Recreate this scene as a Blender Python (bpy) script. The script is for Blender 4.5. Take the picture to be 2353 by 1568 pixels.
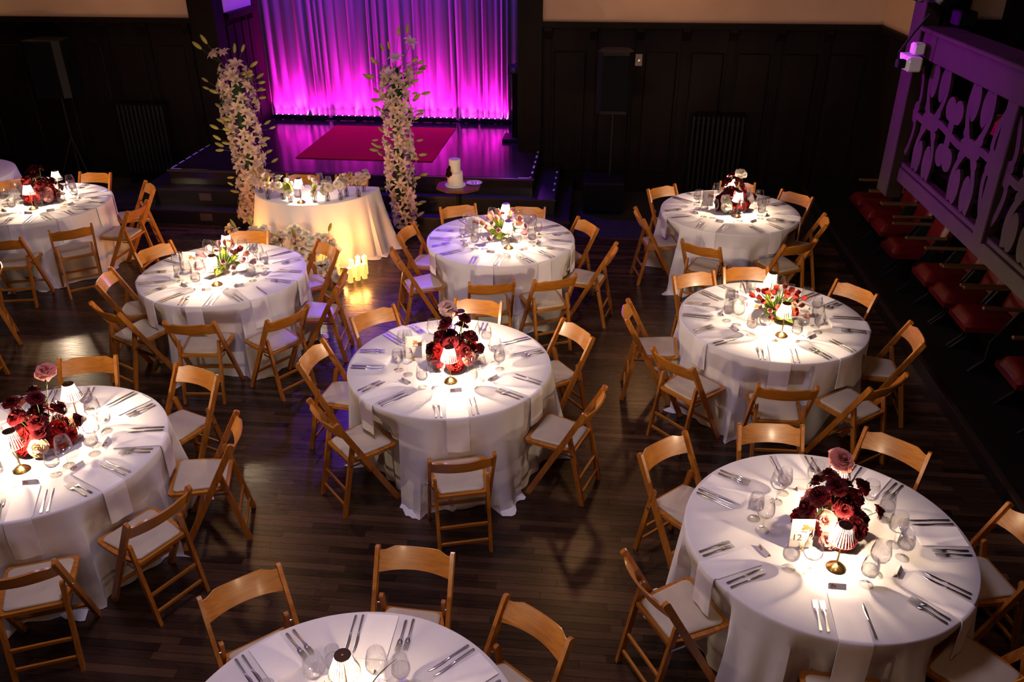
import bpy, math, random, itertools
from mathutils import Vector, Matrix, Quaternion, Euler

scene = bpy.context.scene
for o in list(bpy.data.objects):
    bpy.data.objects.remove(o)
COL = scene.collection
PI = math.pi
R = math.radians
rnd = random.Random(7)

# ------------------------------------------------------------------ camera
W_PX, H_PX, F_PX = 2353.0, 1568.0, 1907.6
CAM_YAW, CAM_PITCH, CAM_ROLL, CAM_H = R(5.8), 0.48684, -0.00288, 3.854
cam_data = bpy.data.cameras.new('camera')
cam_data.sensor_width = 36.0
cam_data.lens = 36.0 * F_PX / W_PX
cam_data.clip_end = 100
cam = bpy.data.objects.new('camera', cam_data)
COL.objects.link(cam)
cam.matrix_world = (Matrix.Translation((0, 0, CAM_H)) @ Matrix.Rotation(CAM_YAW, 4, 'Z')
                    @ Matrix.Rotation(PI / 2 - CAM_PITCH, 4, 'X') @ Matrix.Rotation(CAM_ROLL, 4, 'Z'))
scene.camera = cam

# ------------------------------------------------------------------ world, exposure
world = bpy.data.worlds.new('world')
scene.world = world
world.use_nodes = True
world.node_tree.nodes['Background'].inputs[0].default_value = (0.10, 0.07, 0.06, 1)
world.node_tree.nodes['Background'].inputs[1].default_value = 0.02
vs = scene.view_settings
vs.view_transform = 'Standard'
vs.look = 'None'
vs.gamma = 1.0
vs.use_curve_mapping = False
vs.exposure = 0.0
cy = scene.cycles
cy.max_bounces = 7
cy.diffuse_bounces = 3
cy.glossy_bounces = 3
cy.transmission_bounces = 6
cy.transparent_max_bounces = 10
cy.caustics_reflective = False
cy.caustics_refractive = False
cy.sample_clamp_indirect = 4.0
cy.adaptive_threshold = 0.045

# ------------------------------------------------------------------ room lights
def light(name, kind, loc, energy, color, aim=None, parent=None, **kw):
    d = bpy.data.lights.new(name, kind)
    d.energy = energy
    d.color = color
    for k, v in kw.items():
        setattr(d, k, v)
    o = bpy.data.objects.new(name, d)
    COL.objects.link(o)
    o.location = loc
    if aim is not None:
        o.rotation_mode = 'QUATERNION'
        o.rotation_quaternion = (Vector(aim) - Vector(loc)).to_track_quat('-Z', 'Y')
    if parent is not None:
        o.parent = parent
    return o

WARM = (1.0, 0.56, 0.22)
ORANGE = (1.0, 0.50, 0.20)
# ceiling pendants (above the frame): two by the stage, two over the hall behind the camera
light('pendant_light', 'POINT', (-5.0, 9.6, 5.2), 40, ORANGE, shadow_soft_size=0.22)
light('pendant_light', 'POINT', (0.0, 9.6, 5.2), 40, ORANGE, shadow_soft_size=0.22)
light('pendant_light', 'POINT', (-4.2, 1.2, 5.4), 64, (1.0, 0.54, 0.38), shadow_soft_size=0.35)
light('pendant_light', 'POINT', (0.6, 0.8, 5.4), 64, (1.0, 0.54, 0.38), shadow_soft_size=0.35)
# cool house light in the middle of the ceiling
light('house_light', 'AREA', (-1.6, 3.6, 6.5), 132, (0.80, 0.67, 1.0), aim=(-2.0, 4.6, 0), shape='DISK', size=1.6)
# violet stage wash from the lighting bar above the stage front, aimed at the balcony
light('wash_light', 'SPOT', (-6.0, 10.6, 4.6), 16000, (0.36, 0.0, 0.68), aim=(2.35, 6.0, 2.72), spot_size=R(15), spot_blend=1.0, shadow_soft_size=0.06)
# blue batten over the back of the stage (above the frame) washing the top of the curtain
light('blue_batten', 'AREA', (-3.3, 13.25, 5.1), 800, (0.14, 0.02, 1.0), aim=(-3.3, 13.95, 4.35), shape='RECTANGLE', size=3.8, size_y=0.12)
light('blue_wash', 'SPOT', (-2.9, 11.9, 4.9), 1500, (0.20, 0.05, 1.0), aim=(-1.95, 6.9, 0), spot_size=R(24), spot_blend=1.0, shadow_soft_size=0.06)
# pin spot from the hall ceiling on the head table
light('pin_spot', 'SPOT', (-3.0, 4.6, 6.3), 520, (1.0, 0.76, 0.55), aim=(-3.45, 8.9, 0.3), spot_size=R(17), spot_blend=1.0, shadow_soft_size=0.10)
# wall sconces on the stage wall just above the frame
light('sconce_light', 'POINT', (-9.3, 11.85, 3.15), 8, WARM, shadow_soft_size=0.10)
light('sconce_light', 'POINT', (0.9, 11.7, 3.6), 19, ORANGE, shadow_soft_size=0.10)
light('sconce_light', 'POINT', (-6.9, 11.6, 3.7), 16, ORANGE, shadow_soft_size=0.10)

# ------------------------------------------------------------------ materials
MATS = {}
def mat(name, base=(0.5, 0.5, 0.5), rough=0.5, metal=0.0, spec=0.5, **kw):
    if name in MATS:
        return MATS[name]
    m = bpy.data.materials.new(name)
    m.use_nodes = True
    nt = m.node_tree
    b = nt.nodes['Principled BSDF']
    b.inputs['Base Color'].default_value = (*base, 1)
    b.inputs['Roughness'].default_value = rough
    b.inputs['Metallic'].default_value = metal
    b.inputs['Specular IOR Level'].default_value = spec
    if 'sheen' in kw:
        b.inputs['Sheen Weight'].default_value = kw['sheen']
    if 'sss' in kw:
        b.inputs['Subsurface Weight'].default_value = kw['sss']
        b.inputs['Subsurface Radius'].default_value = kw.get('sssr', (0.02, 0.012, 0.006))
    if 'emit' in kw:
        b.inputs['Emission Color'].default_value = (*kw['emit'], 1)
        b.inputs['Emission Strength'].default_value = kw.get('estr', 1.0)
    if 'coat' in kw:
        b.inputs['Coat Weight'].default_value = kw['coat']
        b.inputs['Coat Roughness'].default_value = kw.get('coatr', 0.15)
    MATS[name] = m
    return m

def nd(nt, t, **props):
    n = nt.nodes.new(t)
    for k, v in props.items():
        setattr(n, k, v)
    return n

def add_noise_color(m, c1, c2, scale=(20, 20, 20), noise=4.0, detail=3.0, obj_rand=0.0, bump=0.0, coord='Object', bscale=None):
    """Two-tone grain driven by a stretched noise; optional per-object value shift and bump."""
    nt = m.node_tree
    b = nt.nodes['Principled BSDF']
    tc = nd(nt, 'ShaderNodeTexCoord')
    mp = nd(nt, 'ShaderNodeMapping')
    mp.inputs['Scale'].default_value = scale
    nt.links.new(tc.outputs[coord], mp.inputs[0])
    no = nd(nt, 'ShaderNodeTexNoise')
    no.inputs['Scale'].default_value = noise
    no.inputs['Detail'].default_value = detail
    nt.links.new(mp.outputs[0], no.inputs['Vector'])
    cr = nd(nt, 'ShaderNodeValToRGB')
    cr.color_ramp.elements[0].position = 0.32
    cr.color_ramp.elements[1].position = 0.70
    cr.color_ramp.elements[0].color = (*c1, 1)
    cr.color_ramp.elements[1].color = (*c2, 1)
    nt.links.new(no.outputs[0], cr.inputs[0])
    out = cr.outputs[0]
    if obj_rand > 0:
        oi = nd(nt, 'ShaderNodeObjectInfo')
        mr = nd(nt, 'ShaderNodeMapRange')
        mr.inputs['To Min'].default_value = 1 - obj_rand
        mr.inputs['To Max'].default_value = 1 + obj_rand
        nt.links.new(oi.outputs['Random'], mr.inputs[0])
        hs = nd(nt, 'ShaderNodeHueSaturation')
        nt.links.new(mr.outputs[0], hs.inputs['Value'])
        nt.links.new(out, hs.inputs['Color'])
        out = hs.outputs[0]
    nt.links.new(out, b.inputs['Base Color'])
    if bump > 0:
        bp = nd(nt, 'ShaderNodeBump')
        bp.inputs['Strength'].default_value = bump
        bp.inputs['Distance'].default_value = 0.002
        if bscale:
            n2 = nd(nt, 'ShaderNodeTexNoise')
            n2.inputs['Scale'].default_value = bscale
            nt.links.new(tc.outputs[coord], n2.inputs['Vector'])
            nt.links.new(n2.outputs[0], bp.inputs['Height'])
        else:
            nt.links.new(no.outputs[0], bp.inputs['Height'])
        nt.links.new(bp.outputs[0], b.inputs['Normal'])
    return m

M_WOOD = add_noise_color(mat('honey_wood', rough=0.36, coat=0.12), (0.345, 0.110, 0.0105), (0.52, 0.197, 0.022), (60, 60, 5), 1.0, 4, obj_rand=0.10)
M_WOODX = add_noise_color(mat('honey_wood_cross', rough=0.36, coat=0.12), (0.365, 0.120, 0.012), (0.54, 0.215, 0.027), (5, 50, 50), 1.0, 4, obj_rand=0.10)
M_PAD = add_noise_color(mat('ivory_vinyl', rough=0.45), (0.52, 0.45, 0.32), (0.57, 0.50, 0.365), (1, 1, 1), 12, 2, bump=0.15, bscale=500)
M_CLOTH = add_noise_color(mat('white_linen', rough=0.85, sheen=0.15, spec=0.2), (0.72, 0.70, 0.70), (0.78, 0.76, 0.76), (1, 1, 1), 3, 3, bump=0.12, bscale=420)
M_NAPKIN = add_noise_color(mat('white_napkin', rough=0.8, sheen=0.1, spec=0.2), (0.82, 0.80, 0.81), (0.87, 0.85, 0.86), (1, 1, 1), 6, 3, bump=0.1, bscale=420)
M_STEEL = mat('polished_steel', (0.78, 0.76, 0.77), 0.28, 1.0)
M_BOLT = mat('zinc_bolt', (0.55, 0.55, 0.55), 0.3, 1.0)
M_BRASS = mat('brushed_brass', (0.72, 0.46, 0.15), 0.27, 1.0)
M_CAPDARK = mat('dark_lamp_cap', (0.11, 0.055, 0.035), 0.35, 0.7)
M_CARD = mat('card_stock', (0.72, 0.67, 0.64), 0.7)
M_INK = mat('burgundy_ink', (0.09, 0.02, 0.03), 0.6)
M_P_ORANGE = mat('print_orange', (0.50, 0.17, 0.035), 0.7)
M_P_ROSE = mat('print_rose', (0.42, 0.17, 0.13), 0.7)
M_P_DARK = mat('print_dark', (0.06, 0.07, 0.04), 0.7)
M_BLACK = mat('black_plastic', (0.005, 0.005, 0.006), 0.5, spec=0.15)
M_BLACKMATTE = mat('black_cloth_grille', (0.003, 0.003, 0.0035), 0.85, spec=0.1)
M_IRON = mat('black_iron', (0.006, 0.006, 0.006), 0.55, 0.0, spec=0.2)
M_WHITEPLASTIC = mat('white_plastic', (0.62, 0.58, 0.55), 0.35)
M_GREYPLASTIC = mat('grey_plate', (0.13, 0.09, 0.09), 0.35, 0.5)

def petal_mat(name, c1, c2, trans=0.25):
    m = mat(name, c1, 0.6, spec=0.15)
    add_noise_color(m, c1, c2, (1, 1, 1), 22, 2, obj_rand=0.12)
    b = m.node_tree.nodes['Principled BSDF']
    nt = m.node_tree
    tr = nd(nt, 'ShaderNodeBsdfTranslucent')
    tr.inputs[0].default_value = (*[min(1, x * 1.25) for x in c2], 1)
    mx = nd(nt, 'ShaderNodeMixShader')
    mx.inputs[0].default_value = trans
    nt.links.new(b.outputs[0], mx.inputs[1])
    nt.links.new(tr.outputs[0], mx.inputs[2])
    nt.links.new(mx.outputs[0], nt.nodes['Material Output'].inputs[0])
    return m

P_DARK = petal_mat('rose_burgundy', (0.040, 0.002, 0.004), (0.080, 0.003, 0.005), 0.10)
P_RED = petal_mat('rose_red', (0.17, 0.004, 0.005), (0.27, 0.008, 0.008), 0.18)
P_PINK = petal_mat('rose_pink', (0.62, 0.22, 0.20), (0.72, 0.33, 0.28))
P_PEACH = petal_mat('rose_peach', (0.72, 0.45, 0.26), (0.80, 0.55, 0.35))
P_BLUSH = petal_mat('rose_blush', (0.78, 0.50, 0.42), (0.82, 0.58, 0.50))
P_WHITE = petal_mat('rose_cream', (0.76, 0.69, 0.55), (0.84, 0.78, 0.66), 0.3)
P_LILY = petal_mat('lily_white', (0.60, 0.445, 0.31), (0.70, 0.55, 0.42), 0.25)
P_TULIPP = petal_mat('tulip_mauve', (0.42, 0.13, 0.19), (0.66, 0.34, 0.36))
P_TULIPD = petal_mat('tulip_maroon', (0.10, 0.012, 0.012), (0.26, 0.035, 0.02))
P_TULIPR = petal_mat('tulip_red', (0.38, 0.025, 0.02), (0.52, 0.05, 0.03))
P_TULIPPK = petal_mat('tulip_salmon', (0.70, 0.25, 0.16), (0.78, 0.36, 0.24))
P_TULIPW = petal_mat('tulip_white', (0.75, 0.74, 0.62), (0.82, 0.82, 0.74))
L_GREEN = petal_mat('leaf_green', (0.05, 0.10, 0.018), (0.10, 0.17, 0.03), 0.25)
L_BRIGHT = petal_mat('leaf_bright', (0.20, 0.28, 0.03), (0.30, 0.38, 0.05), 0.3)
L_DARK = petal_mat('grass_dark', (0.03, 0.06, 0.02), (0.05, 0.09, 0.03), 0.15)
L_BUD = petal_mat('lily_bud_green', (0.32, 0.30, 0.06), (0.46, 0.40, 0.12), 0.15)
M_STEM = mat('green_stem', (0.05, 0.085, 0.02), 0.6)
M_ANTHER = mat('lily_anther', (0.25, 0.07, 0.015), 0.7)

def glass_mat(name, tint=(0.97, 0.98, 0.98), refl=1.0, facing=0.35):
    m = bpy.data.materials.new(name)
    m.use_nodes = True
    nt = m.node_tree
    nt.nodes.remove(nt.nodes['Principled BSDF'])
    tr = nd(nt, 'ShaderNodeBsdfTransparent')
    tr.inputs[0].default_value = (*tint, 1)
    gl = nd(nt, 'ShaderNodeBsdfGlossy')
    gl.inputs['Roughness'].default_value = 0.03
    gl.inputs[0].default_value = (1, 1, 1, 1)
    lw = nd(nt, 'ShaderNodeLayerWeight')
    lw.inputs[0].default_value = 0.5
    pw = nd(nt, 'ShaderNodeMath', operation='POWER')
    nt.links.new(lw.outputs['Facing'], pw.inputs[0])
    pw.inputs[1].default_value = facing
    ma = nd(nt, 'ShaderNodeMath', operation='MULTIPLY_ADD')
    nt.links.new(pw.outputs[0], ma.inputs[0])
    ma.inputs[1].default_value = refl
    ma.inputs[2].default_value = 0.10
    ma.use_clamp = True
    mx = nd(nt, 'ShaderNodeMixShader')
    nt.links.new(ma.outputs[0], mx.inputs[0])
    nt.links.new(tr.outputs[0], mx.inputs[1])
    nt.links.new(gl.outputs[0], mx.inputs[2])
    nt.links.new(mx.outputs[0], nt.nodes['Material Output'].inputs[0])
    MATS[name] = m
    return m
M_GLASS = glass_mat('clear_glass', (0.965, 0.965, 0.965), 1.0, 2.0)
M_SHADECLEAR = glass_mat('clear_acrylic', (0.95, 0.93, 0.90), 0.6, 3.0)

def water_mat():
    m = bpy.data.materials.new('water')
    m.use_nodes = True
    nt = m.node_tree
    nt.nodes.remove(nt.nodes['Principled BSDF'])
    g = nd(nt, 'ShaderNodeBsdfGlass')
    g.inputs['IOR'].default_value = 1.33
    g.inputs['Roughness'].default_value = 0.0
    t = nd(nt, 'ShaderNodeBsdfTransparent')
    mx = nd(nt, 'ShaderNodeMixShader')
    mx.inputs[0].default_value = 0.66
    nt.links.new(g.outputs[0], mx.inputs[1])
    nt.links.new(t.outputs[0], mx.inputs[2])
    nt.links.new(mx.outputs[0], nt.nodes['Material Output'].inputs[0])
    return m
M_WATER = water_mat()

def shade_mat():
    m = bpy.data.materials.new('frosted_acrylic_flute')
    m.use_nodes = True
    nt = m.node_tree
    nt.nodes.remove(nt.nodes['Principled BSDF'])
    t = nd(nt, 'ShaderNodeBsdfTranslucent')
    t.inputs[0].default_value = (0.50, 0.48, 0.44, 1)
    g = nd(nt, 'ShaderNodeBsdfGlossy')
    g.inputs['Roughness'].default_value = 0.12
    tp = nd(nt, 'ShaderNodeBsdfTransparent')
    tp.inputs[0].default_value = (0.96, 0.94, 0.9, 1)
    m1 = nd(nt, 'ShaderNodeMixShader')
    m1.inputs[0].default_value = 0.15
    m2 = nd(nt, 'ShaderNodeMixShader')
    m2.inputs[0].default_value = 0.52
    nt.links.new(t.outputs[0], m1.inputs[1])
    nt.links.new(g.outputs[0], m1.inputs[2])
    nt.links.new(m1.outputs[0], m2.inputs[1])
    nt.links.new(tp.outputs[0], m2.inputs[2])
    nt.links.new(m2.outputs[0], nt.nodes['Material Output'].inputs[0])
    return m
M_SHADE = shade_mat()
M_LED = mat('lamp_led', (0.9, 0.8, 0.6), 0.5, emit=(1.0, 0.80, 0.52), estr=40.0)
M_CANDLE = mat('glowing_wax', (0.80, 0.62, 0.32), 0.55, emit=(1.0, 0.50, 0.10), estr=1.35)
M_FLAME = mat('candle_flame', (1, 0.8, 0.4), 0.5, emit=(1.0, 0.70, 0.28), estr=14.0)
M_STAGELED = mat('led_lens', (0.9, 0.8, 0.9), 0.3, emit=(0.80, 0.55, 1.0), estr=5.0)

M_PLASTER = add_noise_color(mat('cream_plaster', rough=0.8), (0.50, 0.325, 0.22), (0.54, 0.36, 0.25), (1, 1, 1), 2.2, 3, bump=0.1, bscale=90)
M_DARKWOOD = add_noise_color(mat('dark_wainscot', rough=0.62, spec=0.12), (0.0045, 0.0022, 0.0018), (0.009, 0.0045, 0.003), (14, 14, 0.8), 1.0, 4)
M_BALCWOOD = add_noise_color(mat('balcony_wood', rough=0.7, spec=0.12), (0.016, 0.0085, 0.0065), (0.024, 0.0125, 0.009), (6, 6, 6), 1.0, 4)
M_STAGE = add_noise_color(mat('stage_boards', rough=0.15, spec=0.7), (0.012, 0.008, 0.008), (0.022, 0.013, 0.012), (0.8, 20, 1), 1.4, 3)
M_STEP = mat('black_step', (0.008, 0.006, 0.006), 0.42)
M_NOSING = mat('worn_step_nosing', (0.030, 0.018, 0.014), 0.35)
M_TAPE = mat('white_tape', (0.40, 0.38, 0.40), 0.6)
M_RUG = add_noise_color(mat('red_carpet', rough=0.95, spec=0.03), (0.34, 0.006, 0.018), (0.42, 0.009, 0.024), (1, 1, 1), 60, 3, bump=0.5, bscale=300)
M_CURTAIN = mat('grey_velvet_curtain', (0.085, 0.07, 0.09), 0.85, sheen=0.08, spec=0.08)
M_REDVINYL = mat('red_vinyl', (0.078, 0.003, 0.0045), 0.34, spec=0.22)
M_ARMWOOD = mat('brown_armrest', (0.09, 0.045, 0.018), 0.32)
M_CAKE = mat('cream_frosting', (0.78, 0.70, 0.58), 0.55, sss=0.1)
M_CAKETABLE = add_noise_color(mat('walnut_table', rough=0.28), (0.12, 0.035, 0.016), (0.19, 0.06, 0.024), (3, 40, 40), 1.0, 3)
M_PORCELAIN = mat('white_porcelain', (0.78, 0.77, 0.77), 0.2)
M_SUBFLOOR = mat('dark_subfloor', (0.006, 0.004, 0.003), 0.8)

def plank_mat():
    m = mat('dark_oak_strip', (0.05, 0.03, 0.02), 0.30, spec=0.5)
    nt = m.node_tree
    b = nt.nodes['Principled BSDF']
    at = nd(nt, 'ShaderNodeAttribute')
    at.attribute_name = 'tone'
    tc = nd(nt, 'ShaderNodeTexCoord')
    mp = nd(nt, 'ShaderNodeMapping')
    mp.inputs['Scale'].default_value = (1.6, 26, 1)
    nt.links.new(tc.outputs['Object'], mp.inputs[0])
    no = nd(nt, 'ShaderNodeTexNoise')
    no.inputs['Scale'].default_value = 2.0
    no.inputs['Detail'].default_value = 6.0
    nt.links.new(mp.outputs[0], no.inputs['Vector'])
    ad = nd(nt, 'ShaderNodeMath', operation='MULTIPLY_ADD')
    nt.links.new(no.outputs[0], ad.inputs[0])
    ad.inputs[1].default_value = 0.55
    sb = nd(nt, 'ShaderNodeMath', operation='SUBTRACT')
    nt.links.new(at.outputs['Fac'], sb.inputs[0])
    sb.inputs[1].default_value = 0.27
    nt.links.new(sb.outputs[0], ad.inputs[2])
    cr = nd(nt, 'ShaderNodeValToRGB')
    e = cr.color_ramp.elements
    e[0].position = 0.0
    e[0].color = (0.007, 0.0036, 0.0026, 1)
    e[1].position = 1.0
    e[1].color = (0.098, 0.048, 0.025, 1)
    x = e.new(0.5)
    x.color = (0.036, 0.0178, 0.0098, 1)
    nt.links.new(ad.outputs[0], cr.inputs[0])
    nt.links.new(cr.outputs[0], b.inputs['Base Color'])
    mr = nd(nt, 'ShaderNodeMapRange')
    mr.inputs['To Min'].default_value = 0.20
    mr.inputs['To Max'].default_value = 0.34
    nt.links.new(no.outputs[0], mr.inputs[0])
    nt.links.new(mr.outputs[0], b.inputs['Roughness'])
    bp = nd(nt, 'ShaderNodeBump')
    bp.inputs['Strength'].default_value = 0.15
    bp.inputs['Distance'].default_value = 0.002
    nt.links.new(no.outputs[0], bp.inputs['Height'])
    nt.links.new(bp.outputs[0], b.inputs['Normal'])
    return m
M_PLANK = plank_mat()

# ------------------------------------------------------------------ mesh helpers
class MB:
    def __init__(s):
        s.v = []
        s.f = []
        s.m = []
    def add(s, vs_, fs_, mi=0):
        n = len(s.v)
        s.v += [tuple(v) for v in vs_]
        s.f += [tuple(i + n for i in f) for f in fs_]
        s.m += [mi] * len(fs_)
        return s
    def box(s, x0, x1, y0, y1, z0, z1, mi=0):
        return s.add([(x0, y0, z0), (x1, y0, z0), (x1, y1, z0), (x0, y1, z0), (x0, y0, z1), (x1, y0, z1), (x1, y1, z1), (x0, y1, z1)],
                     [(3, 2, 1, 0), (4, 5, 6, 7), (0, 1, 5, 4), (1, 2, 6, 5), (2, 3, 7, 6), (3, 0, 4, 7)], mi)
    def bbox(s, x0, x1, y0, y1, z0, z1, b, mi=0):
        """box with chamfered edges"""
        pts = []
        xs, ys, zs = (x0, x1), (y0, y1), (z0, z1)
        sg = (1, -1)
        idx = {}
        for i in (0, 1):
            for j in (0, 1):
                for k in (0, 1):
                    for a in range(3):
                        p = [xs[i], ys[j], zs[k]]
                        for q in range(3):
                            if q != a:
                                p[q] += b * sg[(i, j, k)[q]]
                        idx[(i, j, k, a)] = len(pts)
                        pts.append(tuple(p))
        F = []
        for a in range(3):
            o1, o2 = [q for q in range(3) if q != a]
            for side in (0, 1):
                c = []
                for (u, w) in ((0, 0), (1, 0), (1, 1), (0, 1)):
                    t = [0, 0, 0]
                    t[a] = side
                    t[o1] = u
                    t[o2] = w
                    c.append(idx[(t[0], t[1], t[2], a)])
                F.append(tuple(c))
        for a in range(3):
            o1, o2 = [q for q in range(3) if q != a]
            for u in (0, 1):
                for w in (0, 1):
                    c = []
                    for (e, fc) in ((0, o1), (1, o1), (1, o2), (0, o2)):
                        t = [0, 0, 0]
                        t[a] = e
                        t[o1] = u
                        t[o2] = w
                        c.append(idx[(t[0], t[1], t[2], fc)])
                    F.append(tuple(c))
        for i in (0, 1):
            for j in (0, 1):
                for k in (0, 1):
                    F.append((idx[(i, j, k, 0)], idx[(i, j, k, 1)], idx[(i, j, k, 2)]))
        # orient outwards
        cx, cy, cz = (x0 + x1) / 2, (y0 + y1) / 2, (z0 + z1) / 2
        G = []
        for f in F:
            p = [Vector(pts[i]) for i in f]
            n = (p[1] - p[0]).cross(p[2] - p[0])
            ce = sum(p, Vector()) / len(p) - Vector((cx, cy, cz))
            G.append(f if n.dot(ce) >= 0 else tuple(reversed(f)))
        return s.add(pts, G, mi)
    def prism_x(s, poly, x0, x1, mi=0):
        """extrude a (y,z) polygon along x"""
        n = len(poly)
        vs_ = [(x0, y, z) for y, z in poly] + [(x1, y, z) for y, z in poly]
        fs_ = [tuple(range(n - 1, -1, -1)), tuple(range(n, 2 * n))]
        fs_ += [(i, (i + 1) % n, (i + 1) % n + n, i + n) for i in range(n)]
        return s.add(vs_, fs_, mi)
    def prism_z(s, poly, z0, z1, mi=0):
        n = len(poly)
        vs_ = [(x, y, z0) for x, y in poly] + [(x, y, z1) for x, y in poly]
        fs_ = [tuple(range(n - 1, -1, -1)), tuple(range(n, 2 * n))]
        fs_ += [(i, (i + 1) % n, (i + 1) % n + n, i + n) for i in range(n)]
        return s.add(vs_, fs_, mi)
    def prism_y(s, poly, y0, y1, mi=0):
        """extrude an (x,z) polygon along y"""
        n = len(poly)
        vs_ = [(x, y0, z) for x, z in poly] + [(x, y1, z) for x, z in poly]
        fs_ = [tuple(range(n)), tuple(range(2 * n - 1, n - 1, -1))]
        fs_ += [(i + n, (i + 1) % n + n, (i + 1) % n, i) for i in range(n)]
        return s.add(vs_, fs_, mi)
    def lathe(s, prof, seg=24, cx=0, cy=0, cz=0, mi=0, close_bottom=False, close_top=False):
        vs_, fs_ = [], []
        rings = []
        for (r, z) in prof:
            if r < 1e-6:
                rings.append([len(vs_)])
                vs_.append((cx, cy, cz + z))
            else:
                rings.append(list(range(len(vs_), len(vs_) + seg)))
                vs_ += [(cx + r * math.cos(2 * PI * i / seg), cy + r * math.sin(2 * PI * i / seg), cz + z) for i in range(seg)]
        for a, b in zip(rings, rings[1:]):
            for i in range(seg):
                j = (i + 1) % seg
                if len(a) == 1 and len(b) == 1:
                    continue
                if len(a) == 1:
                    fs_.append((a[0], b[j], b[i]))
                elif len(b) == 1:
                    fs_.append((a[i], a[j], b[0]))
                else:
                    fs_.append((a[i], a[j], b[j], b[i]))
        if close_bottom and len(rings[0]) > 1:
            fs_.append(tuple(reversed(rings[0])))
        if close_top and len(rings[-1]) > 1:
            fs_.append(tuple(rings[-1]))
        return s.add(vs_, fs_, mi)
    def tube(s, pts, rad, seg=6, mi=0, cap=True):
        pts = [Vector(p) for p in pts]
        n = len(pts)
        rads = rad if isinstance(rad, (list, tuple)) else [rad] * n
        vs_, fs_ = [], []
        t0 = (pts[1] - pts[0]).normalized()
        up = Vector((0, 0, 1)) if abs(t0.z) < 0.9 else Vector((1, 0, 0))
        u = t0.cross(up).normalized()
        for i in range(n):
            t = (pts[min(i + 1, n - 1)] - pts[max(i - 1, 0)]).normalized()
            u = (u - t * u.dot(t)).normalized()
            w = t.cross(u)
            for k in range(seg):
                a = 2 * PI * k / seg
                vs_.append(pts[i] + (u * math.cos(a) + w * math.sin(a)) * rads[i])
        for i in range(n - 1):
            for k in range(seg):
                j = (k + 1) % seg
                fs_.append((i * seg + k, i * seg + j, (i + 1) * seg + j, (i + 1) * seg + k))
        if cap:
            fs_.append(tuple(range(seg - 1, -1, -1)))
            fs_.append(tuple(range((n - 1) * seg, n * seg)))
        return s.add(vs_, fs_, mi)
    def grid(s, fn, nu, nv, mi=0):
        """fn(u,v) u,v in 0..1"""
        vs_ = [fn(i / nu, j / nv) for j in range(nv + 1) for i in range(nu + 1)]
        fs_ = [(j * (nu + 1) + i, j * (nu + 1) + i + 1, (j + 1) * (nu + 1) + i + 1, (j + 1) * (nu + 1) + i) for j in range(nv) for i in range(nu)]
        return s.add(vs_, fs_, mi)
    def mesh(s, name, mats, smooth=None):
        me = bpy.data.meshes.new(name)
        me.from_pydata(s.v, [], s.f)
        ms = mats if isinstance(mats, (list, tuple)) else [mats]
        for m in ms:
            me.materials.append(m)
        if len(ms) > 1:
            me.polygons.foreach_set('material_index', s.m)
        if smooth is not None:
            me.polygons.foreach_set('use_smooth', [True] * len(me.polygons))
            if smooth < 179:
                me.set_sharp_from_angle(angle=R(smooth))
        me.update()
        return me

def ob(name, me, parent=None, loc=(0, 0, 0), rot=None, scale=None):
    o = bpy.data.objects.new(name, me)
    COL.objects.link(o)
    o.location = loc
    if rot is not None:
        if isinstance(rot, Quaternion):
            o.rotation_mode = 'QUATERNION'
            o.rotation_quaternion = rot
        else:
            o.rotation_euler = rot
    if scale is not None:
        o.scale = scale if isinstance(scale, (tuple, list)) else (scale, scale, scale)
    if parent is not None:
        o.parent = parent
    return o

def empty(name, loc=(0, 0, 0), rz=0.0):
    o = bpy.data.objects.new(name, None)
    COL.objects.link(o)
    o.location = loc
    o.rotation_euler = (0, 0, rz)
    o.empty_display_size = 0.1
    return o

def tag(o, label, cat, group=None):
    o['label'] = label
    o['category'] = cat
    if group:
        o['group'] = group
    return o

def struct(o, label=None):
    o['kind'] = 'structure'
    if label:
        o['label'] = label
    return o

def sbox(name, x0, x1, y0, y1, z0, z1, m, parent=None):
    return ob(name, MB().box(x0, x1, y0, y1, z0, z1).mesh(name, m), parent)

def aim_quat(d, roll=0.0):
    q = Vector(d).normalized().to_track_quat('Z', 'Y')
    return q @ Quaternion((0, 0, 1), roll)

# ================================================================== STRUCTURE
WALL_Y = 12.2
Z_DADO = 2.39
CEIL = 6.8
XL, XR, YB = -10.6, 6.5, -3.0
STAGE_Z = 0.60

# table centres (hall coordinates, metres)
ZT = 0.755
RT = 0.768
TABLES = {
    'T1': (-6.431, 8.753), 'T2': (-3.468, 4.090), 'T4': (-3.454, 6.944), 'T5': (-1.025, 5.411), 'T6': (-0.937, 8.087),
    'T7': (1.545, 9.192), 'T8': (1.541, 6.423), 'T9': (1.366, 3.710), 'T10': (-0.927, 2.153),
}
HEAD = (-3.39, 9.70)

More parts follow.
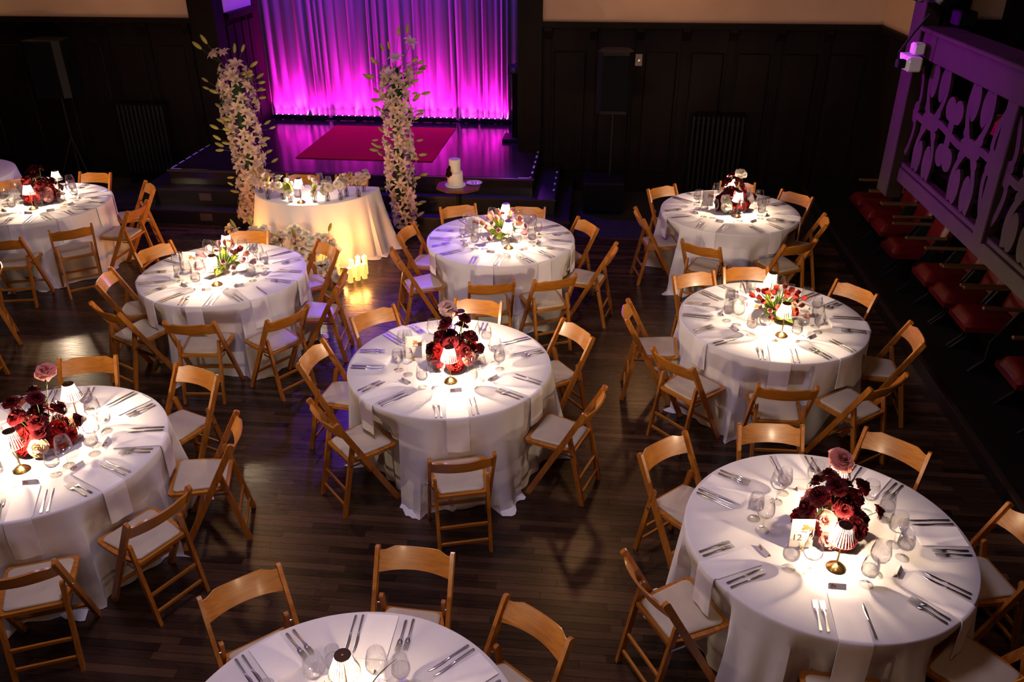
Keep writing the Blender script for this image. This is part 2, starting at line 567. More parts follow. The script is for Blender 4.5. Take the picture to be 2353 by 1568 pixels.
# ---- floor with strip planks
floor = struct(sbox('floor', XL, XR, YB, WALL_Y, -0.12, -0.006, M_SUBFLOOR), 'dark stained oak strip floor of the hall')
def build_planks():
    pw, x0, x1, y0, y1 = 0.057, -9.6, 3.05, 1.55, 10.2
    prnd = random.Random(3)
    planks = []
    y = y0
    while y < y1:
        x = x0 - prnd.random() * 0.8
        while x < x1:
            L = prnd.uniform(0.35, 1.15)
            xe = min(x + L, x1)
            xs_ = max(x, x0)
            if xe - xs_ > 0.05:
                t = prnd.random()
                tone = 0.5 + (prnd.random() - 0.5) * 0.66
                if t < 0.07:
                    tone -= 0.25
                elif t > 0.95:
                    tone += 0.16
                planks.append((xs_, xe - 0.0018, y, y + pw - 0.0018, tone))
            x += L
        y += pw
    cw = cam.matrix_world.inverted()
    def score(p):
        c = Vector(((p[0] + p[1]) / 2, (p[2] + p[3]) / 2, 0))
        q = cw @ c
        u, v = q.x / -q.z * F_PX / W_PX, q.y / -q.z * F_PX / H_PX
        if abs(u) > 0.49 or abs(v) > 0.49:
            return 1e9
        for (tx, ty) in TABLES.values():
            if (c.x - tx) ** 2 + (c.y - ty) ** 2 < 0.95 ** 2:
                return 1e9
        return -q.z - 0.9 * (p[1] - p[0])
    order = sorted(range(len(planks)), key=lambda i: score(planks[i]))
    single = set(order[:300])
    def finish(me, tones, per):
        a = me.attributes.new('tone', 'FLOAT', 'FACE')
        vals = []
        for t in tones:
            vals += [t] * per
        a.data.foreach_set('value', vals)
    rest = MB()
    tones = []
    for i, (a, b, c, d, t) in enumerate(planks):
        dz = -0.0006 * ((i * 7919) % 5) / 5
        if i in single:
            cx_, cy_ = (a + b) / 2, (c + d) / 2
            mb = MB().box(a, b, c, d, -0.006, dz)
            me = mb.mesh('plank', M_PLANK)
            finish(me, [t], 6)
            o = ob('plank', me, floor)
        else:
            rest.add([(a, c, dz), (b, c, dz), (b, d, dz), (a, d, dz), (a, c, -0.006), (b, c, -0.006), (b, d, -0.006), (a, d, -0.006)],
                     [(0, 1, 2, 3), (4, 5, 1, 0), (5, 6, 2, 1), (6, 7, 3, 2), (7, 4, 0, 3)])
            tones.append(t)
    me = rest.mesh('floor_strips', M_PLANK)
    finish(me, tones, 5)
    o = ob('floor_strips', me, floor)
    o['kind'] = 'stuff'
build_planks()

struct(sbox('ceiling', XL, XR, YB, 14.6, CEIL, CEIL + 0.1, M_DARKWOOD), 'dark timber ceiling high above the hall')
struct(sbox('wall_left', XL - 0.1, XL, YB, 14.6, 0, CEIL, M_DARKWOOD), 'dark side wall left of the hall')
struct(sbox('wall_right', XR, XR + 0.1, YB, 14.6, 0, CEIL, M_DARKWOOD), 'dark side wall under the balcony')
struct(sbox('wall_rear', XL, XR, YB - 0.1, YB, 0, CEIL, M_DARKWOOD), 'dark rear wall behind the camera')

# ---- stage wall: dark wainscot below, cream plaster above, open in the middle for the stage
wall_back = struct(empty('wall_back', (0, WALL_Y, 0)), 'stage wall with dark wainscot and cream plaster above')
def wb(name, x0, x1, y0, y1, z0, z1, m):
    return ob(name, MB().box(x0, x1, y0 - WALL_Y, y1 - WALL_Y, z0, z1).mesh(name, m), wall_back)
wb('wainscot', XL, -5.85, 12.2, 12.4, 0, Z_DADO, M_DARKWOOD)
wb('wainscot', -0.80, XR, 12.2, 12.4, 0, Z_DADO, M_DARKWOOD)
wb('plaster', XL, -5.85, 12.215, 12.4, Z_DADO, CEIL, M_PLASTER)
wb('plaster', -0.80, XR, 12.215, 12.4, Z_DADO, CEIL, M_PLASTER)
wb('plaster', -5.85, -0.80, 12.215, 12.4, 5.2, CEIL, M_PLASTER)
wb('dado_rail', XL, -5.85, 12.12, 12.22, Z_DADO - 0.07, Z_DADO, M_DARKWOOD)
wb('dado_rail', -0.80, 3.74, 12.12, 12.22, Z_DADO - 0.07, Z_DADO, M_DARKWOOD)
wb('jamb', -5.85, -5.47, 12.10, 12.42, 0, 5.2, M_DARKWOOD)
wb('jamb', -1.14, -0.80, 12.10, 12.42, 0, 5.2, M_DARKWOOD)
me_corbel = MB().prism_x([(0, 0), (0, 0.16), (-0.10, 0.16), (-0.10, 0.12), (-0.03, 0.0)], -0.05, 0.05).mesh('corbel', M_DARKWOOD)
me_panel = MB().bbox(-0.22, 0.22, -0.025, 0.0, 0.0, 1.70, 0.015).mesh('panel', M_DARKWOOD)
me_stile = MB().box(-0.045, 0.045, -0.03, 0.0, 0.0, 2.20).mesh('stile', M_DARKWOOD)
for (a, b) in ((-10.4, -5.95), (-0.72, 3.7)):
    n = round((b - a) / 0.60)
    for i in range(n + 1):
        x = a + (b - a) * i / n
        ob('stile', me_stile, wall_back, (x, 0, 0.12))
        ob('corbel', me_corbel, wall_back, (x, 0, 2.16))
        if i < n:
            ob('panel', me_panel, wall_back, (x + (b - a) / n / 2, 0, 0.30))
# pier beside the balcony recess
struct(sbox('wall_pier', 3.74, 3.95, 10.7, 12.2, 0, Z_DADO, M_DARKWOOD), 'dark wainscot of the short side wall by the theatre seats')
struct(sbox('trim_1', 3.68, 3.98, 10.7, 12.2, Z_DADO - 0.06, Z_DADO, M_DARKWOOD))
struct(sbox('wall_pier_upper', 3.75, 3.95, 10.7, 12.2, Z_DADO, CEIL, M_PLASTER), 'cream plaster of the short side wall')
# recess right of the pier: dark posts on the cream wall
struct(sbox('trim_2', 4.05, 4.60, 12.02, 12.2, 0, CEIL, M_DARKWOOD))
struct(sbox('trim_3', 5.24, 5.6, 12.02, 12.2, 0, CEIL, M_DARKWOOD))
struct(sbox('trim_4', 4.60, 5.24, 12.08, 12.2, 0, 2.47, M_DARKWOOD))

# ---- stage house
struct(sbox('wall_stage_back', -6.2, -0.4, 14.5, 14.6, 0, CEIL, M_DARKWOOD), 'dark wall behind the stage curtain')
wsl = struct(sbox('wall_stage_left', -5.7, -5.5, 12.42, 14.5, 0, CEIL, M_DARKWOOD), 'dark wing wall at the left of the stage opening')
sbox('plaster', -5.5, -5.492, 12.50, 13.55, 2.43, 4.8, M_PLASTER, wsl)
sbox('ledge', -5.5, -5.40, 12.44, 13.62, 2.34, 2.43, M_DARKWOOD, wsl)
for i in range(4):
    sbox('panel', -5.5, -5.478, 12.50 + i * 0.28, 12.74 + i * 0.28, 0.75, 2.25, M_DARKWOOD, wsl)
struct(sbox('wall_stage_right', -1.14, -1.0, 12.42, 14.5, 0, CEIL, M_DARKWOOD), 'dark wing wall at the right of the stage opening')

stage = struct(empty('stage_platform', (-3.33, 12.0, 0)), 'low black stage with glossy deck and two black steps')
def sg(name, x0, x1, y0, y1, z0, z1, m):
    return ob(name, MB().box(x0 + 3.33, x1 + 3.33, y0 - 12.0, y1 - 12.0, z0, z1).mesh(name, m), stage)
sg('deck', -5.85, -0.81, 10.71, 14.5, 0.40, STAGE_Z, M_STAGE)
dk = MB()
yy = 10.75
k = 0
drnd = random.Random(5)
while yy < 13.9:
    xx = -5.84 - drnd.random()
    while xx < -0.83:
        L = drnd.uniform(0.9, 2.2)
        a, b = max(xx, -5.84), min(xx + L, -0.82)
        if b > a:
            dk.box(a + 3.33, b + 3.33 - 0.002, yy - 12, yy + 0.081 - 12, STAGE_Z - 0.001, STAGE_Z + 0.003)
        xx += L
    yy += 0.083
bd = ob('deck_boards', dk.mesh('deck_boards', M_STAGE), stage)
bd['kind'] = 'stuff'
sg('step', -6.17, -0.50, 10.48, 12.1, 0.2, 0.4, M_STEP)
sg('step', -6.50, -0.30, 10.2, 12.1, 0.0, 0.2, M_STEP)
sg('nosing', -5.87, -0.79, 10.695, 10.72, STAGE_Z - 0.025, STAGE_Z + 0.002, M_NOSING)
sg('nosing', -6.19, -0.48, 10.465, 10.49, 0.38, 0.402, M_NOSING)
sg('nosing', -6.52, -0.28, 10.185, 10.21, 0.18, 0.202, M_NOSING)
def tape(x0, x1, y0, y1, z):
    sg('tape_mark', x0, x1, y0, y1, z, z + 0.002, M_TAPE)
for i in range(5):
    tape(-0.845, -0.82, 10.95 + i * 0.26, 11.05 + i * 0.26 + 0.03 * (i % 2), STAGE_Z + 0.003)
tape(-1.0, -0.83, 10.73, 10.755, STAGE_Z + 0.003)
tape(-0.855, -0.83, 10.73, 10.80, STAGE_Z + 0.003)
for i in range(4):
    tape(-0.545, -0.52, 10.86 + i * 0.28, 10.94 + i * 0.28, 0.4)
for i in range(6):
    tape(-5.84, -5.815, 10.78 + i * 0.22, 10.93 + i * 0.22, STAGE_Z + 0.003)
tape(-5.83, -5.68, 10.73, 10.75, STAGE_Z + 0.003)
sg('floor_outlet', -5.35, -5.18, 10.462, 10.478, 0.25, 0.35, M_GREYPLASTIC)
sg('floor_outlet', -5.25, -5.08, 10.186, 10.198, 0.06, 0.16, M_GREYPLASTIC)

# ---- riser for the theatre seats
riser = struct(empty('seating_riser', (3.05, 6, 0)), 'low dark platform edge under the red theatre seats')
ob('platform', MB().box(0.0, 3.45, -6.0, 6.2, 0.0, 0.15).mesh('platform', M_STEP), riser)
ob('nosing', MB().box(-0.02, 0.02, -6.0, 6.2, 0.13, 0.153).mesh('nosing', M_NOSING), riser)

# ================================================================== BALCONY RAILING
def build_balcony():
    bx = 2.35
    root = tag(empty('balcony_railing', (bx, 5.5, 0)), 'dark balcony front with cut-out scroll fretwork above the red theatre seats', 'railing')
    def P(name, x0, x1, y0, y1, z0, z1, m=M_BALCWOOD):
        return ob(name, MB().bbox(x0 - bx, x1 - bx, y0 - 5.5, y1 - 5.5, z0, z1, 0.006).mesh(name, m), root)
    struct(sbox('balcony_floor', 2.425, 6.49, -2.9, 6.57, 1.95, 2.02, M_DARKWOOD), 'dark floor slab of the side balcony')
    P('bottom_beam', 2.34, 2.42, -2.9, 6.55, 1.93, 2.04)
    P('bottom_rail', 2.35, 2.41, -2.9, 6.55, 2.04, 2.08)
    P('top_board', 2.32, 2.40, -2.9, 6.58, 2.85, 3.03)
    P('handrail', 2.28, 2.52, -2.9, 6.60, 3.03, 3.06)
    P('post', 2.30, 2.42, 6.60, 6.84, 1.78, 4.2)
    P('post', 2.44, 2.60, 6.58, 6.82, 1.95, 3.3, M_DARKWOOD)
    for y in (5.0, 3.45, 1.9, 0.35):
        P('post', 2.325, 2.405, y - 0.07, y + 0.07, 2.03, 2.90)
    # scroll fretwork panels
    def panel(ya, yb):
        w, h = ya - yb, 0.78
        mb = MB()
        th = 0.02
        cnt = [0]
        def put(poly):
            cnt[0] += 1
            e = 0.00001 * cnt[0]
            pts = [(ya - 5.5 - a * w, 2.08 + b * h) for a, b in poly]
            n = len(pts)
            vs_ = [(-th / 2 - e, y, z) for y, z in pts] + [(th / 2 + e, y, z) for y, z in pts]
            fs_ = [tuple(range(n)), tuple(range(2 * n - 1, n - 1, -1))] + [(i + n, (i + 1) % n + n, (i + 1) % n, i) for i in range(n)]
            mb.add(vs_, fs_)
        def ell(cx, cy, rx, ry, rot=0.0):
            put([(cx + rx * math.cos(t) * math.cos(rot) - ry * math.sin(t) * math.sin(rot) * 0.5,
                  cy + rx * math.cos(t) * math.sin(rot) * 2 + ry * math.sin(t) * math.cos(rot)) for t in [2 * PI * i / 20 for i in range(20)]])
        def band(pts, wd):
            ps = []
            for i in range(len(pts) - 1):
                for k in range(4):
                    t = k / 4
                    p0 = pts[max(i - 1, 0)]
                    p1, p2 = pts[i], pts[i + 1]
                    p3 = pts[min(i + 2, len(pts) - 1)]
                    ps.append(tuple(0.5 * ((2 * p1[q]) + (-p0[q] + p2[q]) * t + (2 * p0[q] - 5 * p1[q] + 4 * p2[q] - p3[q]) * t * t + (-p0[q] + 3 * p1[q] - 3 * p2[q] + p3[q]) * t ** 3) for q in (0, 1)))
            ps.append(pts[-1])
            for (a, b) in zip(ps, ps[1:]):
                dx, dy = (b[0] - a[0]) * w, (b[1] - a[1]) * h
                L = math.hypot(dx, dy) or 1
                ox, oy = -dy / L * wd / 2 / w, dx / L * wd / 2 / h
                ex, ey = dx / L * 0.006 / w, dy / L * 0.006 / h
                put([(a[0] - ox - ex, a[1] - oy - ey), (b[0] - ox + ex, b[1] - oy + ey), (b[0] + ox + ex, b[1] + oy + ey), (a[0] + ox - ex, a[1] + oy - ey)])
        for cx in (0.24, 0.74):
            for sg_ in (-1, 1):
                for vy in (0, 1):
                    Y = (lambda t: t) if vy == 0 else (lambda t: 1 - t)
                    band([(cx + sg_ * 0.10, Y(0.98)), (cx + sg_ * 0.115, Y(0.80)), (cx + sg_ * 0.075, Y(0.62)), (cx, Y(0.48))], 0.055)
                    ell(cx + sg_ * 0.055, Y(0.845), 0.042, 0.15, 0.0)
                    ell(cx + sg_ * 0.075, Y(0.60), 0.03, 0.05)
            ell(cx, 0.5, 0.075, 0.075)
            ell(cx - 0.06, 0.5, 0.05, 0.06)
            ell(cx + 0.06, 0.5, 0.05, 0.06)
        for cx in (0.0, 0.49, 0.985):
            for vy in (0, 1):
                Y = (lambda t: t) if vy == 0 else (lambda t: 1 - t)
                if 0.1 < cx < 0.9:
                    ell(cx - 0.045, Y(0.70), 0.055, 0.10)
                    ell(cx + 0.045, Y(0.70), 0.055, 0.10)
                    band([(cx, Y(0.70)), (cx, Y(0.56)), (cx, Y(0.48))], 0.09)
                else:
                    s2 = 1 if cx < 0.5 else -1
                    band([(cx, Y(0.48)), (cx + s2 * 0.05, Y(0.62)), (cx + s2 * 0.03, Y(0.80)), (cx, Y(0.9))], 0.045)
                    ell(cx + s2 * 0.03, Y(0.55), 0.035, 0.05)
        band([(0.0, 0.5), (0.12, 0.47), (0.24, 0.5), (0.36, 0.53), (0.49, 0.5), (0.62, 0.47), (0.74, 0.5), (0.86, 0.53), (1.0, 0.5)], 0.05)
        ob('fretwork_panel', mb.mesh('fretwork_panel', M_BALCWOOD), root, (0.01, 0, 0))
    panel(6.53, 5.07)
    panel(4.93, 3.52)
    panel(3.38, 1.97)
build_balcony()

# ================================================================== STAGE THINGS
def build_curtain():
    root = tag(empty('stage_curtain', (-3.3, 13.9, STAGE_Z)), 'tall pleated grey stage curtain washed in magenta light', 'curtain')
    crnd = random.Random(11)
    knots = [-2.35]
    while knots[-1] < 2.05:
        knots.append(knots[-1] + crnd.choice([0.09, 0.11, 0.13, 0.15, 0.20]) * crnd.uniform(0.85, 1.15))
    xs_, ys_ = [], []
    for i in range(len(knots) - 1):
        a, b = knots[i], knots[i + 1]
        amp = crnd.uniform(0.045, 0.105)
        for q in range(8):
            t = q / 8
            xs_.append(a + (b - a) * t)
            ys_.append(-amp * (math.sin(PI * t) ** 0.8))
    rows = 16
    ph = [crnd.uniform(0, 6.28) for _ in range(6)]
    n = len(xs_)
    v, f = [], []
    for j in range(rows + 1):
        t = j / rows
        z = 4.4 * t
        for x, y in zip(xs_, ys_):
            wob = 0.02 * math.sin(1.7 * x + 2.1 * t + ph[0]) + 0.012 * math.sin(5.3 * x - 3 * t + ph[1])
            v.append((x + 0.03 * (1 - t) * math.sin(2.3 * x + ph[2]), y * (1.15 - 0.35 * t) + wob, z + 0.02))
    for j in range(rows):
        for i in range(n - 1):
            f.append((j * n + i, j * n + i + 1, (j + 1) * n + i + 1, (j + 1) * n + i))
    mb = MB()
    mb.add(v, f)
    ob('drape', mb.mesh('drape', M_CURTAIN, 180), root)
    hem = MB()
    hem.add([(x, y * 1.15 - 0.004 + 0.02 * math.sin(1.7 * x + ph[0]) + 0.012 * math.sin(5.3 * x + ph[1]), z) for z in (0.02, 0.06) for x, y in zip(xs_, ys_)],
            [(i, i + 1, n + i + 1, n + i) for i in range(n - 1)])
    ob('hem', hem.mesh('hem', M_CURTAIN, 180), root)
build_curtain()

MAG = (1.0, 0.010, 0.58)
def build_led_bars():
    k = 0.00745
    X = lambda px: -5.45 + (px - 632) * k
    names = ['leftmost', 'second from left', 'middle', 'short second from right', 'rightmost']
    segs = [(634, 762), (772, 890), (930, 1052), (1064, 1102), (1107, 1173)]
    me_lens = MB().lathe([(0, 0.007), (0.009, 0.005), (0.011, 0.0)], 10).mesh('lens', M_STAGELED, 40)
    for nm, (a, b) in zip(names, segs):
        x0, x1 = X(a), X(b)
        y, z = 13.73, STAGE_Z + 0.004
        root = tag(empty('led_bar', ((x0 + x1) / 2, y, z)), f'{nm} black led light bar on the stage floor below the curtain', 'stage light', 'led bars along the curtain')
        h = (x1 - x0) / 2
        mb = MB().bbox(-h, h, -0.035, 0.035, 0.012, 0.085, 0.006)
        ob('housing', mb.mesh('housing', M_BLACK), root)
        for sx in (-1, 1):
            ob('foot', MB().box(sx * h * 0.8 - 0.02, sx * h * 0.8 + 0.02, -0.05, 0.05, 0, 0.012).mesh('foot', M_BLACK), root)
        n = max(2, round((x1 - x0) / 0.105))
        for i in range(n):
            xx = -h + (i + 0.5) * 2 * h / n
            ob('lens', me_lens, root, (xx, 0.0, 0.085))
            light('led_spot', 'SPOT', (xx, 0.02, 0.10), 95, MAG, aim=(xx + rnd.uniform(-0.03, 0.03), 0.36, 1.1), parent=root,
                  spot_size=R(78), spot_blend=0.7, shadow_soft_size=0.012)
        for i in range(n):
            xx = -h + (i + 0.5) * 2 * h / n
            light('led_glow', 'SPOT', (xx, 0.03, 0.10), 4.5, (1.0, 0.05, 0.75), aim=(xx, 0.13, 0.14), parent=root, spot_size=R(150), spot_blend=0.5, shadow_soft_size=0.008)
        light('led_wash', 'SPOT', (0, -0.02, 0.11), 760 * (x1 - x0), (1.0, 0.012, 0.70), aim=(0, 0.28, 2.2), parent=root, spot_size=R(100), spot_blend=1.0, shadow_soft_size=0.05)
build_led_bars()

tag(ob('stage_rug', MB().bbox(-1.0, 1.0, -0.97, 0.97, 0.003, 0.015, 0.004).mesh('stage_rug', M_RUG), None, (-3.27, 12.37, STAGE_Z), (0, 0, R(-0.6))),
    'rectangular red carpet lying on the glossy stage', 'rug')

def build_tower():
    root = tag(empty('light_stand', (-1.22, 12.75, STAGE_Z + 0.003)), 'black stage light stand with lamp head beside the curtain', 'light stand')
    ob('base', MB().bbox(-0.20, 0.13, -0.20, 0.20, 0, 0.05, 0.008).mesh('base', M_BLACK), root)
    ob('column', MB().bbox(-0.06, 0.06, -0.06, 0.06, 0.05, 0.98, 0.008).mesh('column', M_BLACKMATTE), root)
    ob('spotlight_head', MB().bbox(-0.10, 0.06, -0.08, 0.08, 0.98, 1.10, 0.02).mesh('head', M_BLACK), root)
    ob('antenna', MB().tube([(0.03, 0, 1.09), (0.03, 0, 1.30)], 0.008).mesh('antenna', M_BLACK), root)
    ob('yoke', MB().tube([(-0.12, 0, 0.96), (-0.12, 0, 1.10), (0.03, 0, 1.14)], 0.008).mesh('yoke', M_IRON), root)
    light('stand_spot', 'SPOT', (-0.12, -0.12, 1.2), 90, (0.45, 0.06, 1.0), aim=(-0.6, -6.0, -0.9), parent=root, spot_size=R(120), spot_blend=0.9, shadow_soft_size=0.06)
    ob('lens', MB().lathe([(0, 0.012), (0.03, 0.008), (0.04, 0)], 14).mesh('stand_lens', mat('dim_lens', (0.05, 0.03, 0.10), 0.1), 40), root, (-0.03, -0.082, 1.04), (PI / 2, 0, 0))
build_tower()

def build_pa(x, y, zb, top, w, pole_base, label, sub):
    root = tag(empty('pa_speaker', (x, y, zb)), label, 'speaker')
    d = w * 0.85
    poly = [(-w / 2, -d * 0.35), (-w * 0.36, -d / 2), (w * 0.36, -d / 2), (w / 2, -d * 0.35), (w * 0.36, d / 2), (-w * 0.36, d / 2)]
    zc = 1.36 - zb
    cab = ob('cabinet', MB().prism_z(poly, zc, top - zb).mesh('cabinet', M_BLACK), root)
    ob('grille', MB().bbox(-w * 0.36, w * 0.36, -d / 2 - 0.012, -d / 2, zc + 0.04, top - zb - 0.05, 0.004).mesh('grille', M_BLACKMATTE), cab)
    ob('top_rim', MB().lathe([(w * 0.30, 0), (w * 0.36, 0.008), (w * 0.42, 0.0)], 24).mesh('top_rim', M_IRON, 60), root, (0, 0, top - zb))
    ob('pole', MB().tube([(0, 0, pole_base), (0, 0, zc)], 0.018, 10).mesh('pole', M_IRON, 60), root)
    return root
sp = build_pa(0.22, 11.4, 0.44, 2.15, 0.47, 0.0, 'black loudspeaker on a pole right of the stage', True)
sub = tag(empty('subwoofer', (0.14, 11.4, 0)), 'black subwoofer box under the loudspeaker right of the stage', 'speaker')
ob('cabinet', MB().bbox(-0.28, 0.28, -0.28, 0.28, 0.02, 0.44, 0.01).mesh('cabinet', M_BLACK), sub)
ob('grille', MB().bbox(-0.25, 0.25, -0.295, -0.28, 0.05, 0.41, 0.004).mesh('grille', M_BLACKMATTE), sub)
ob('foot', MB().box(-0.24, 0.24, -0.24, 0.24, 0.0, 0.02).mesh('foot', M_BLACK), sub)
sp2 = build_pa(-7.85, 11.75, 0.0, 2.14, 0.58, 0.0, 'black loudspeaker on a tripod stand left of the stage', False)
for a in (90, 210, 330):
    ob('tripod_leg', MB().tube([(0, 0, 0.75), (0.32 * math.cos(R(a)), 0.32 * math.sin(R(a)), 0.012)], 0.012, 6).mesh('tripod_leg', M_IRON), sp2)

def build_radiator(x, label):
    root = tag(empty('radiator', (x, 11.98, 0)), label, 'radiator')
    me = MB().bbox(-0.022, 0.022, -0.08, 0.08, 0.14, 1.20, 0.012).mesh('fin', M_IRON)
    for i in range(11):
        ob('fin', me, root, (-0.34 + i * 0.068, 0, 0))
    for z in (0.24, 1.08):
        ob('pipe', MB().tube([(-0.36, 0, z), (0.36, 0, z)], 0.025, 8).mesh('pipe', M_IRON), root)
    for sx in (-0.34, 0.34):
        ob('foot', MB().box(sx - 0.02, sx + 0.02, -0.06, 0.06, 0, 0.15).mesh('foot', M_IRON), root)
build_radiator(-6.78, 'dark cast iron radiator against the wainscot left of the stage')
build_radiator(1.70, 'dark cast iron radiator against the wainscot behind the far-right rose table')
pl = tag(ob('wall_plate', MB().bbox(-0.05, 0.05, -0.012, 0.0, -0.08, 0.08, 0.004).mesh('wall_plate', M_GREYPLASTIC), None, (0.55, 12.168, 1.90)),
         'small metal control plate on the wainscot beside the right loudspeaker', 'wall plate')
ob('knob', MB().lathe([(0.0, 0.02), (0.018, 0.018), (0.02, 0)], 12).mesh('knob', M_STEEL, 40), pl, (0, -0.012, 0), (PI / 2, 0, 0))

def build_power_strip():
    root = tag(empty('power_strip', (2.24, 6.52, 2.76)), 'white power strip with plugged adapters hanging on the balcony post', 'power strip')
    ob('body', MB().bbox(-0.05, 0.05, -0.13, 0.13, -0.05, 0.05, 0.012).mesh('body', M_WHITEPLASTIC), root, (0, 0, 0.06))
    for y in (-0.07, 0.06):
        ob('socket', MB().lathe([(0, 0.004), (0.035, 0.006), (0.04, 0)], 16).mesh('socket', M_CARD, 40), root, (-0.05, y, 0.06), (0, -PI / 2, 0))
    ob('adapter', MB().bbox(-0.04, 0.04, -0.05, 0.05, -0.03, 0.05, 0.012).mesh('adapter', M_WHITEPLASTIC), root, (0.02, -0.05, 0.15))
    ob('plug', MB().bbox(-0.03, 0.03, -0.03, 0.03, -0.03, 0.03, 0.008).mesh('plug', M_BLACK), root, (-0.085, -0.07, 0.06))
    ob('cord', MB().tube([(-0.10, -0.07, 0.07), (-0.12, -0.10, 0.14), (-0.06, -0.14, 0.28), (0.02, -0.14, 0.40)], 0.008).mesh('cord', M_BLACK), root)
build_power_strip()
def build_fixture():
    root = tag(empty('moving_head_light', (2.36, 6.72, 3.06)), 'glossy black stage lamp clamped to the top of the balcony post', 'stage light')
    ob('yoke', MB().bbox(-0.06, 0.06, -0.28, 0.16, 0.0, 0.10, 0.01).mesh('yoke', M_BLACK), root, (0.16, -0.06, 0.02))
    hd = ob('head', MB().lathe([(0.0, -0.46), (0.12, -0.46), (0.15, -0.43), (0.155, -0.10), (0.17, -0.08), (0.17, 0.30), (0.15, 0.34), (0.10, 0.44), (0.0, 0.45)], 24).mesh('head', mat('gloss_black', (0.006, 0.006, 0.008), 0.16, spec=0.4), 40), root, (0.0, 0.05, 0.30), (R(-90), 0, 0))
    ob('lens', MB().lathe([(0.0, 0.47), (0.06, 0.463), (0.09, 0.445)], 20).mesh('fixture_lens', mat('dark_lens', (0.01, 0.008, 0.02), 0.05), 40), hd)
    ob('bracket', MB().tube([(0.14, -0.1, 0.0), (0.14, -0.1, 0.20), (0.05, 0.1, 0.24)], 0.014).mesh('bracket', M_IRON), root)
build_fixture()

# ---- red theatre seats
def build_theatre_seat():
    parts = []
    cush = MB()
    def cf(u, v):
        x = 0.0 + 0.44 * v
        y = -0.203 + 0.406 * u
        ed = min(u, 1 - u) * 8
        ef = min(v, 1 - v) * 8
        h = 0.07 * (min(1, ed) ** 0.4 if ed > 0 else 0) * (min(1, ef) ** 0.4 if ef > 0 else 0)
        return (x, y * (1 - 0.02), 0.42 + h)
    cush.grid(cf, 10, 10)
    cush.box(0.0, 0.44, -0.198, 0.198, 0.37, 0.421)
    parts.append(('cushion', cush.mesh('seat_cushion', M_REDVINYL, 50)))
    back = MB()
    def bf(u, v):
        z = 0.46 + 0.46 * v
        y = -0.195 + 0.39 * u
        ed = min(1, min(u, 1 - u) * 8) ** 0.5
        return (0.45 + 0.12 * v - 0.035 * ed, y, z)
    back.grid(lambda u, v: bf(1 - u, v), 8, 8)
    back.add([(0.45, -0.2, 0.45), (0.45, 0.2, 0.45), (0.58, 0.2, 0.93), (0.58, -0.2, 0.93), (0.50, -0.2, 0.45), (0.50, 0.2, 0.45), (0.63, 0.2, 0.93), (0.63, -0.2, 0.93)],
             [(0, 3, 2, 1), (4, 5, 6, 7), (0, 4, 7, 3), (1, 2, 6, 5), (3, 7, 6, 2), (0, 1, 5, 4)])
    parts.append(('backrest', back.mesh('seat_backrest', M_REDVINYL, 50)))
    for sy in (-1, 1):
        parts.append(('armrest', MB().bbox(0.08, 0.50, sy * 0.221 - 0.02, sy * 0.221 + 0.02, 0.60, 0.63, 0.008).mesh('armrest', M_ARMWOOD)))
        parts.append(('side_standard', MB().prism_y([(0.10, 0.0), (0.42, 0.0), (0.34, 0.12), (0.34, 0.3), (0.50, 0.62), (0.40, 0.62), (0.22, 0.30), (0.22, 0.12)], sy * 0.221 - 0.012, sy * 0.221 + 0.012).mesh('side_standard', M_IRON)))
    return parts
SEATPARTS = build_theatre_seat()
seat_ord = ['farthest', 'second farthest', 'third farthest', 'fourth from the far end', 'fifth from the far end', 'third nearest', 'second nearest', 'nearest']
for (y, x), nm in zip([(10.30, 3.225), (9.83, 3.225), (9.35, 3.23), (8.69, 3.16), (7.97, 3.26), (7.49, 3.27), (7.00, 3.28), (6.02, 3.30)], seat_ord):
    t = tag(empty('theatre_seat', (x, y, 0.15)), f'{nm} red vinyl theatre seat in the row along the right wall', 'theatre seat', 'red theatre seats along the right wall')
    for pn, pm in SEATPARTS:
        ob(pn, pm, t)

for y, nm in ((6.15, 'farthest'), (5.62, 'second farthest'), (5.09, 'third farthest'), (4.56, 'nearest')):
    t = tag(empty('theatre_seat', (2.78, y, 2.02)), f'{nm} red theatre seat up on the balcony, glimpsed through the fretwork', 'theatre seat', 'red theatre seats on the balcony')
    for pn, pm in SEATPARTS:
        ob(pn, pm, t)
